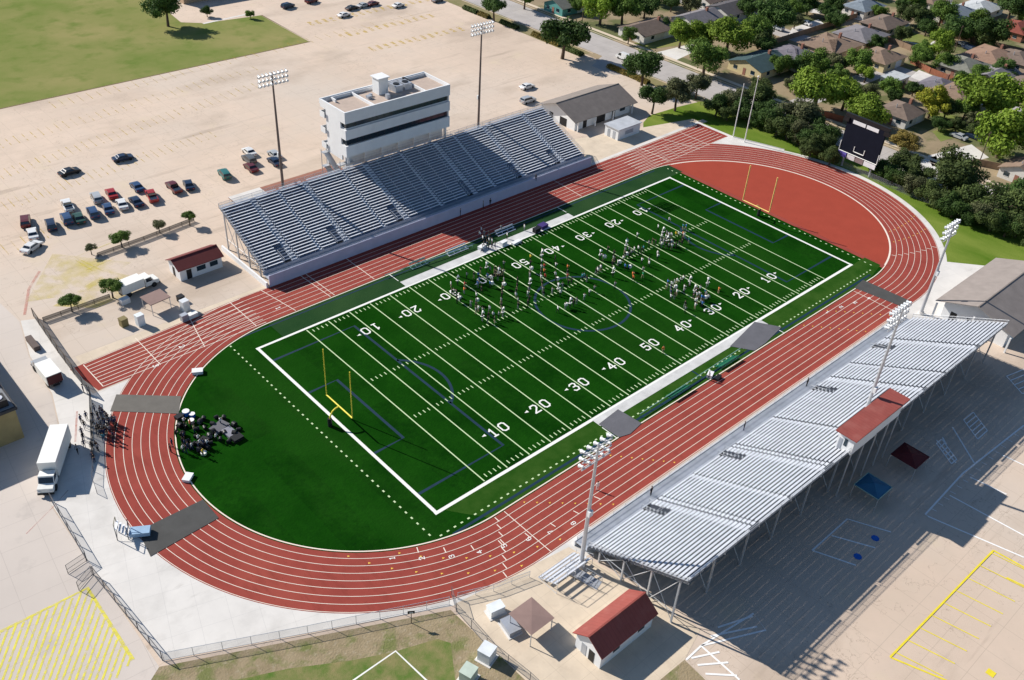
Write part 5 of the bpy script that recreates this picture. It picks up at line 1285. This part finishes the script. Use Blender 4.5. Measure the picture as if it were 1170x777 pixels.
T=[
 (565,5,15,'dark','wide',1.2,'dark tree at the top edge of the lot by two low hedges'),
 (645,38,27,'dark','wide',1.0,'wide dark tree beside the street with hedge at its foot'),
 (737,70,21,'dark','round',1.25,'dark tree at the lot entrance behind the field house'),
 (748,109,16,'dark','round',1.3,'leftmost of three dark trees on the lawn behind the hut'),
 (775,103,18,'olive','round',1.3,'middle one of three dark trees on the lawn behind the hut'),
 (798,93,14,'olive','round',1.4,'rightmost of three dark trees on the lawn behind the hut'),
 (188,4,20,'dark','round',1.2,'dark tree at the top edge of the far grass field'),
 (808,60,22,'mid','round',1.1,'mid green tree left of the house with the teal roof'),
 (779,36,18,'lime','round',1.0,'lime green tree right of the brown roofed house'),
 (800,38,17,'lime','round',1.0,'lime green tree between the brown house and the taller tree'),
 (835,34,24,'lime','round',1.1,'tall lime green tree above the teal roofed house'),
 (862,30,18,'mid','round',1.1,'mid green tree right of the tall lime tree at the top'),
 (884,14,22,'dark','round',1.2,'tall dark tree near the top beside a drive'),
 (756,26,10,'dark','round',1.0,'small dark tree beside the grey roofed house at the top'),
 (719,38,9,'mid','tall',1.3,'thin small tree by the street left of the brown house'),
 (688,4,20,'lime','round',1.1,'lime tree at the top edge, left of the brown house'),
 (713,6,18,'mid','round',1.1,'mid green tree at the top edge above the brown house'),
 (738,3,15,'dark','round',1.1,'dark green tree at the top edge right of the lime trees'),
 (768,2,10,'dark','round',1.1,'small dark tree at the top edge between roofs'),
 (933,70,17,'mid','round',1.0,'bright tree below the brown tan roof'),
 (893,72,14,'mid','round',1.0,'tree right of the teal roofed house'),
 (985,68,17,'mid','round',1.0,'rounded green tree below the grey purple roof'),
 (938,97,29,'lime','wide',1.0,'broad lime green tree above the hedge trees'),
 (968,104,22,'lime','wide',1.0,'lime green tree touching the broad lime tree on its right'),
 (995,124,24,'lime','wide',1.0,'lime green tree just above the scoreboard'),
 (915,128,22,'olive','round',1.0,'grey olive tree above the hedge left of the scoreboard'),
 (1019,98,13,'mid','round',1.0,'green tree beside the pale blue shed'),
 (1052,62,12,'mid','round',1.0,'green tree in a yard among tan roofs'),
 (1076,52,15,'lime','tall',1.0,'pale green tall tree left of parked cars among the roofs'),
 (1082,70,12,'mid','round',1.0,'low green tree below the pale tall tree'),
 (1066,118,17,'yellow','tall',1.0,'yellow green tree right of the small brown roof'),
 (1083,122,13,'hedge','round',1.0,'dark tree touching the yellow green tree'),
 (1124,102,30,'lime','wide',1.1,'large lime tree above the right street corner'),
 (1156,108,30,'lime','round',1.1,'large lime tree at the right edge'),
 (1152,148,32,'lime','round',1.0,'big green tree hanging over the street at the right edge'),
 (1105,122,14,'mid','round',1.3,'forked tree with bare trunk by the street at right'),
 (1078,12,16,'mid','round',1.0,'vivid green tree near the top right roofs'),
 (1094,30,17,'dark','round',1.0,'dark tree among the top right roofs'),
 (1138,34,20,'dark','round',1.1,'large dark green tree at the top right'),
 (1120,20,12,'mid','round',1.1,'small green tree left of the large dark tree at top right'),
 (1040,14,14,'hedge','round',1.0,'brownish dark tree above the white van'),
 (1158,4,17,'dark','round',1.1,'dark tree in the top right corner'),
 (1006,12,9,'mid','round',1.0,'small tree above the brown roof near the top'),
 (1048,2,11,'mid','round',1.0,'small tree at the top edge left of the grey blue roofs'),
 (1148,78,13,'dark','round',1.0,'dark tree between roofs at the right edge'),
 (1122,82,12,'mid','round',1.0,'mid green tree over the dark grey roof at right'),
 (905,95,10,'olive','round',1.0,'small olive shrub tree between teal roof and lime tree'),
 (868,98,12,'hedge','round',1.0,'dark tree below the cream house gable'),
 (955,5,12,'dark','round',1.0,'dark shaded tree at the top edge of the far road'),
 (925,3,13,'dark','round',1.0,'dark tree left of the far road at the top edge'),
 (1165,190,8,'hedge','round',1.0,'small dark tree at the right edge above the dry yard'),
 (1035,160,14,'autumn','round',1.0,'brownish autumn tree below the small brown roof'),
 (1033,183,16,'hedge','round',1.0,'dark tree right of the scoreboard post'),
 (1010,65,9,'dark','round',1.0,'small dark tree right of the rounded green tree'),
 (1002,48,10,'dark','round',1.0,'dark shaded tree below the grey purple roof'),
 (858,5,14,'dark','round',1.1,'dark tree at the top edge above the lime tree'),
 (905,8,12,'mid','round',1.1,'mid green tree right of the tall dark tree at the top'),
 (660,3,10,'mid','round',1.1,'small tree at the top edge near the pale teal house'),
 (600,-6,14,'mid','round',1.1,'tree just at the top edge left of the pale teal house'),
 (1100,92,13,'dark','round',1.0,'dark tree right of the tan hipped roof'),
 (1045,100,10,'dark','round',1.0,'small dark tree right of the pale shed'),
 (1060,30,11,'dark','round',1.0,'dark tree right of the white van'),
 (1022,108,9,'dark','round',1.0,'small dark tree above the small brown roof'),
]
for u,v,r_,k,sh,hr,lab in T: tree(lab,u,v,r_,k,sh,hr,GS,0.95)
HG=[(842,113,13,'olive'),(856,123,13,'dark'),(868,112,15,'hedge'),(878,132,14,'dark'),(890,140,14,'hedge'),(868,134,10,'dark'),(902,146,13,'hedge'),(915,152,13,'olive'),(928,156,13,'dark'),(928,168,11,'hedge'),(942,164,13,'hedge'),(942,148,14,'dark'),(950,178,10,'hedge'),(1022,200,11,'dark'),(1036,205,12,'hedge'),(1048,212,12,'olive'),(1052,196,12,'hedge'),(1062,218,12,'hedge'),(1086,196,24,'hedge'),(1104,205,18,'hedge'),(1078,228,13,'hedge'),(1092,234,14,'dark'),(1110,228,16,'hedge'),(1124,240,15,'olive'),(1110,246,11,'dark'),(1136,250,14,'hedge'),(1150,232,23,'hedge'),(1166,222,16,'dark'),(1152,258,13,'dark'),(1166,256,15,'hedge'),(1180,268,14,'hedge'),(1005,192,10,'dark'),(820,120,12,'dark'),(832,128,9,'hedge')]
adj={'olive':'grey green','dark':'dark green','hedge':'blackish green'}
for i,(u,v,r_,k) in enumerate(HG):
    where='left of the scoreboard' if u<960 else 'right of the scoreboard'
    size='large' if r_>17 else 'small' if r_<12 else 'medium'
    tree('%s %s bush of the dark row along the lawn, %s'%(size,adj[k],where),u,v,r_,k,'bush',0.95,'bushes of the dark row along the lawn',1.0,'hedge_shrub')
for u,v,r_,k,hr,lab in ((215,246,8,'mid',1.6,'rightmost small tree of the row behind the kiosk'),(181,257,8,'olive',1.3,'small olive tree second from the right in the row behind the kiosk'),(137,271,11,'mid',1.2,'bushy low tree in the middle of the row behind the kiosk'),(103,283,7,'olive',1.3,'leftmost small tree in the row behind the kiosk'),
      (126,327,13,'mid',1.2,'round tree at the left of the white concession truck'),(79,343,11,'mid',1.4,'lone small tree at the lower left of the parking fence')):
    tree(lab,u,v,r_,k,'wide',hr,'small trees in the parking lot',0.8)
def hedge(label,u,v,L_,k):
    p=g(u,v); t=thing('clipped_hedge',label,'hedge',(p.x,p.y,0),PI/2,'clipped hedges along the lot edge')
    rnd=random.Random(int(u)); b=MB()
    for j in range(int(L_*190)):
        x=rnd.uniform(-L_/2,L_/2); a=rnd.uniform(0,PI); y=1.0*math.cos(a); z=.15+1.15*math.sin(a)*rnd.uniform(.7,1.05); c=Vector((x,y*rnd.uniform(.8,1.1),z)); s=rnd.uniform(.12,.22)
        n=Vector((rnd.uniform(-1,1),y+rnd.uniform(-.5,.5),rnd.uniform(.1,1))).normalized(); X=n.orthogonal().normalized(); Y=n.cross(X)
        b.add([c-X*s,c-Y*s,c+X*s,c+Y*s],[(0,1,2,3)])
    b.build('hedge_foliage',leafmat(k),t); c=MB(); c.box(-L_/2+.3,L_/2-.3,-.7,.7,0,.8); c.build('hedge_core',mat('hedge_core',(0.02,0.03,0.01),0.9),t)
for a in (('short green hedge at the top left of the lot edge',538,13,7,'hedge'),('short brownish hedge right of the top hedge',553,19,5,'autumn'),('dark hedge section right of the top tree',582,30,8,'hedge'),('brown green hedge left of the wide dark tree',616,43,6,'autumn'),('hedge under the wide dark tree',632,50,6,'autumn'),('dark hedge right of the wide dark tree',655,60,8,'hedge'),('yellow green hedge at the lot entrance',712,84,12,'autumn'),('low hedge by the trunk of the entrance tree',735,94,4,'autumn')): hedge(*a)

# ================================================================== HOUSES
HC=0
def house(label,u,v,L_,W_h,axis,roofc,wallc,style='gable',z=2.8,h=1.9,chim=True,garage=True,rot=0.0):
    global HC; HC+=1
    p=g(u,v,z+h*0.5); t=thing('house',label,'house',(p.x,p.y,0),rot,'houses of the housing area')
    rm=mat('roof_shingle_'+roofc,RC[roofc],0.9,scale=0.9,var=0.16,detail=5); wm=mat('house_wall_'+wallc,WC[wallc],0.85,scale=1.0,var=0.06)
    x0,x1,y0,y1=-L_/2,L_/2,-W_h/2,W_h/2
    if style=='gable':
        w=MB(); gable_walls(w,x0,x1,y0,y1,z,h,axis); w.build('wall',wm,t); r=MB(); gable(r,x0,x1,y0,y1,z,h,axis,0.5); ro=r.build('roof',rm,t)
    elif style=='hip':
        w=MB(); w.box(x0,x1,y0,y1,0,z-0.05); w.build('wall',wm,t); r=MB(); o=0.6
        if axis=='x': a=(x0+W_h/2,0); b=(x1-W_h/2,0); rv=[(a[0],0,z+h),(b[0],0,z+h)]
        else: rv=[(0,y0+L_/2,z+h),(0,y1-L_/2,z+h)]
        vs=[(x0-o,y0-o,z),(x1+o,y0-o,z),(x1+o,y1+o,z),(x0-o,y1+o,z)]+rv
        fs=[(0,1,5,4),(1,2,5),(2,3,4,5),(3,0,4)] if axis=='x' else [(0,1,4),(1,2,5,4),(2,3,5),(3,0,4,5)]
        r.add(vs,fs+[(3,2,1,0)]); ro=r.build('roof',rm,t)
    else:
        w=MB(); w.box(x0,x1,y0,y1,0,z-0.003); w.build('wall',wm,t); r=MB(); r.box(x0-.3,x1+.3,y0-.3,y1+.3,z,z+.2); ro=r.build('roof',rm,t)
    if chim and style!='flat':
        c=MB(); c.box(L_*.2,L_*.2+.9,-.9,-.2,z+h*.3,z+h+.9); c.build('chimney',M_soilred,ro); c=MB(); c.tube((-L_*.25,.6,z+h*.4),(-L_*.25,.6,z+h+.3),.12); c.build('roof_vent',M_alud,ro)
    def wd(x,w_,za,zb,nm,m,side):
        b=MB()
        if side=='W': b.box(x0-.05,x0-.004,x-w_/2,x+w_/2,za,zb)
        else: b.box(x-w_/2,x+w_/2,y0-.05,y0-.004,za,zb)
        o=b.build(nm,m,t)
        if nm=='window':
            f=MB(); 
            if side=='W': f.box(x0-.08,x0-.052,x-w_/2,x+w_/2,za-.08,za-.0); 
            else: f.box(x-w_/2,x+w_/2,y0-.08,y0-.052,za-.08,za)
            f.build('sill',M_wall,o)
    wd(-W_h*.25,1.4,1,2.1,'window',M_glass,'W'); wd(W_h*.28,1.4,1,2.1,'window',M_glass,'W'); wd(0,1.0,0.05,2.1,'door',M_soilred,'W')
    wd(-L_*.25,1.4,1,2.1,'window',M_glass,'S'); 
    if garage: wd(L_*.2,3.6,0.05,2.2,'garage_door',M_wall,'S')
    else: wd(L_*.2,1.6,1,2.1,'window',M_glass,'S')
    return t
RC={'brown':(0.1708,0.1281,0.1037),'tan':(0.2257,0.1586,0.1159),'grey':(0.1952,0.1830,0.1952),'purplegrey':(0.1586,0.1464,0.1708),'teal':(0.0427,0.0793,0.0854),'dark':(0.0915,0.0854,0.0915),'orange':(0.2684,0.1708,0.1220),'red':(0.2196,0.0610,0.0427),'bluegrey':(0.1830,0.2196,0.2562),'pale':(0.4392,0.4636,0.4758),'greengrey':(0.1952,0.1952,0.1647)}
WC={'white':(0.66,0.64,0.60),'cream':(0.62,0.52,0.30),'brick':(0.36,0.16,0.10),'tanw':(0.42,0.33,0.24),'teal':(0.10,0.30,0.28)}
HS=[
 ('brown hip roofed house with pale side wall near the street at the top',742,27,17,11,'x','brown','white','gable'),
 ('dark grey roofed house with white gable at the top',798,16,16,10,'x','grey','white','gable'),
 ('long dark roofed house at the top with pale stripes beside it',840,4,20,11,'x','dark','white','gable'),
 ('cream walled house with dark teal roof by the street',869,66,15,12,'x','teal','cream','gable'),
 ('purple grey roofed house right of the teal roofed house',908,58,13,12,'y','purplegrey','white','hip'),
 ('big brown tan roofed house in the middle of the housing area',950,46,17,13,'y','tan','tanw','hip'),
 ('grey roofed house right of the brown tan one',985,35,15,12,'x','grey','tanw','hip'),
 ('brown roofed house above the grey roofed one',1012,22,15,10,'x','brown','tanw','hip'),
 ('small brown pointed roof house above the dry lawn',1032,122,11,9,'x','brown','white','hip'),
 ('low pale blue shed between green trees',1024,84,8,5,'x','pale','white','flat'),
 ('tan roofed house left of the pale blue shed',1008,60,13,10,'x','tan','cream','hip'),
 ('orange brown roofed house near the right edge',1135,60,18,13,'x','orange','tanw','hip'),
 ('grey green roofed house left of the orange brown one',1103,70,14,11,'x','greengrey','tanw','hip'),
 ('dark grey roofed house below the orange brown one',1140,82,15,10,'x','grey','tanw','gable'),
 ('tan hipped roof house below the parked cars',1093,100,13,11,'x','tan','cream','hip'),
 ('red roofed house at the right edge near the top',1164,28,14,10,'x','red','brick','hip'),
 ('blue grey roofed house at the top right',1092,10,17,11,'x','bluegrey','white','hip'),
 ('pale grey roofed house at the top right corner',1122,4,15,11,'x','pale','white','hip'),
 ('brown roofed house at the right edge below the red one',1165,62,13,11,'x','brown','tanw','hip'),
 ('small white walled house at the right edge by the dry yard',1174,188,9,9,'x','tan','white','gable'),
 ('teal walled house at the top edge left of the lime trees',648,-1,13,9,'x','greengrey','teal','gable'),
 ('brown roofed house at the top edge between tall trees',815,-8,16,10,'x','brown','white','gable'),
 ('grey roofed house at the top edge beyond the far road',988,3,14,9,'x','bluegrey','white','hip'),
 ('brown roofed house behind the big lime trees at right',1180,92,15,11,'x','brown','tanw','hip'),
 ('dark roofed house behind the trees at the very top',905,-8,18,10,'x','dark','white','gable'),
 ('tan roofed house behind the trees at the top edge',1065,-6,16,10,'x','tan','white','hip'),
 ('grey roofed house near the yellow green tree',1075,93,10,9,'x','purplegrey','tanw','hip'),
]
for i,a in enumerate(HS): house(a[0],a[1],a[2],a[3],a[4],a[5],a[6],a[7],a[8],garage=(i%2==0))
rnd_=random.Random(77); HU=[(a[1],a[2],max(a[3],a[4])*0.85) for a in HS]
placed=[(t_[0],t_[1]) for t_ in T]; extra=0
while extra<42:
    u=rnd_.uniform(745,1185); v=rnd_.uniform(-22,150)
    if v>(u-745)*0.42+6: continue
    w0=g(u,v,3)
    if 100<w0.x<119.5 or 167<w0.x<178: continue
    if any((g(a,b_,3)-w0).length<c*0.80 for a,b_,c in HU): continue
    if any(((u-a)**2+((v-b_)*1.5)**2)<13**2 for a,b_ in placed): continue
    placed.append((u,v)); extra+=1
    k=rnd_.choice(['mid','lime','dark','mid','dark','hedge','olive'])
    tree({'mid':'mid green yard tree','lime':'lime green yard tree','dark':'dark green yard tree','hedge':'blackish green yard tree','olive':'grey green yard tree'}[k]+' crowded between the roofs of the housing area',u,v,rnd_.uniform(8,14),k,'round',1.0,'small yard trees between the roofs',0.95)
# school building at the far field's top edge
p=g(225,6); t=thing('far_building','tan building with dark roof behind the tree at the top of the grass field','building',(p.x+6,p.y+8,0))
b=MB(); b.box(-9,12,-5,6,0,4.5); b.build('wall',mat('tan_brick_wall',(0.42,0.30,0.20),0.9),t); b=MB(); b.box(-9.4,12.4,-5.4,6.4,4.5,4.8); b.build('roof',M_droof,t)
b=MB(); b.box(-9.05,-9.003,-2,2,0.1,3.6); b.build('doorway',M_wall,t)
for k in range(5): b=MB(); b.box(-6+k*3.6,-4.4+k*3.6,-5.05,-5.003,1,3); b.build('window',M_glass,t)
p=g(240,13); tree('dark round shrub by the pale path at the top of the grass field',236,13,6,'dark','bush',1.0,None,1.0,'shrub')
tree('small green shrub at the corner of the far grass field',286,16,5,'mid','bush',1.0,None,1.0,'shrub')
# backyard fences
def wfence(label,pts,m,h=1.8):
    t=thing('wooden_fence',label,'fence',(0,0,0)); b=MB()
    pp_=P(*pts)
    for a,c in zip(pp_[:-1],pp_[1:]):
        A=Vector(a);B=Vector(c); mid=(A+B)/2; d=B-A; b.obox((mid.x,mid.y),d.length,0.08,0.02,h,math.atan2(d.y,d.x))
    b.build('fence_boards',m,t)
    b=MB()
    for a,c in zip(pp_[:-1],pp_[1:]):
        A=Vector(a);B=Vector(c); k=max(1,int((B-A).length/3))
        for j in range(k+1): q=A.lerp(B,j/k); b=MB(); b.obox((q.x,q.y),0.14,0.14,0,h+.15,0); b.build('fence_post',m,t)
M_wf=mat('weathered_fence_wood',(0.26,0.18,0.12),0.9,var=0.15,scale=1); M_wf2=mat('red_fence_wood',(0.24,0.09,0.05),0.9,var=0.15,scale=1)
wfence('long weathered fence along the far drive between the roofs',((880,52),(930,36),(1005,12)),M_wf)
wfence('reddish fence among the yards left of the yellow green tree',((1040,72),(1062,84),(1090,95)),M_wf2)
wfence('weathered fence right of the grey purple roofs',((1005,44),(1040,58),(1060,68)),M_wf)
wfence('rust brown fence just left of the scoreboard top',((933,132),(962,140)),M_wf2)
wfence('weathered fence below the pale blue shed',((1010,98),(1050,105),(1075,103)),M_wf)
wfence('weathered fence running across the dry yard at right',((1110,188),(1170,200)),M_wf)
wfence('weathered fence above the orange brown roof',((1070,40),(1110,48),(1170,62)),M_wf)
# drives and yards detail (structure)
mb=MB()
for pts in (((905,32),(935,22),(945,30),(900,42)),((1010,30),(1070,48),(1060,54),(1000,38)),((1060,178),(1110,165),(1130,180),(1100,188),(1065,190)),((985,140),(1010,150),(1000,162),(975,150)),((750,60),(790,50),(800,56),(770,70)),((1050,80),(1080,92),(1060,96),(1040,88)),((930,8),(1000,18),(990,24),(925,14)),((1030,188),(1070,178),(1075,196),(1040,200))):
    mb.poly(P(*pts),0.014)
struct('driveway',mb,M_white,'pale concrete drives between the houses','driveway')
mb=MB()
for pts in (((1065,150),(1100,140),(1110,150),(1075,162)),((720,50),(780,42),(790,50),(730,58)),((1070,128),(1105,135),(1095,148),(1065,142)),((1020,32),(1070,44),(1060,52),(1010,42))):
    mb.poly(P(*pts),0.017)
struct('yard_grass',mb,M_grass,'small grass yards between the houses','grass')
# street lamp / utility poles
for lab,(u,v),h in (('slender dark street pole at the right beside the dark bushes',(1118,188),9),('slender street pole left of the brown house at the top',(665,26),6),('wooden utility pole among the upper right roofs',(1090,60),9)):
    p=g(u,v); t=thing('utility_pole',lab,'pole',(p.x,p.y,0)); b=MB(); b.tube((0,0,0),(0,0,h),.14,.1); b.build('pole',M_wood,t); b=MB(); b.box(-.9,.9,-.06,.06,h-.6,h-.45); b.build('crossarm',M_wood,t)
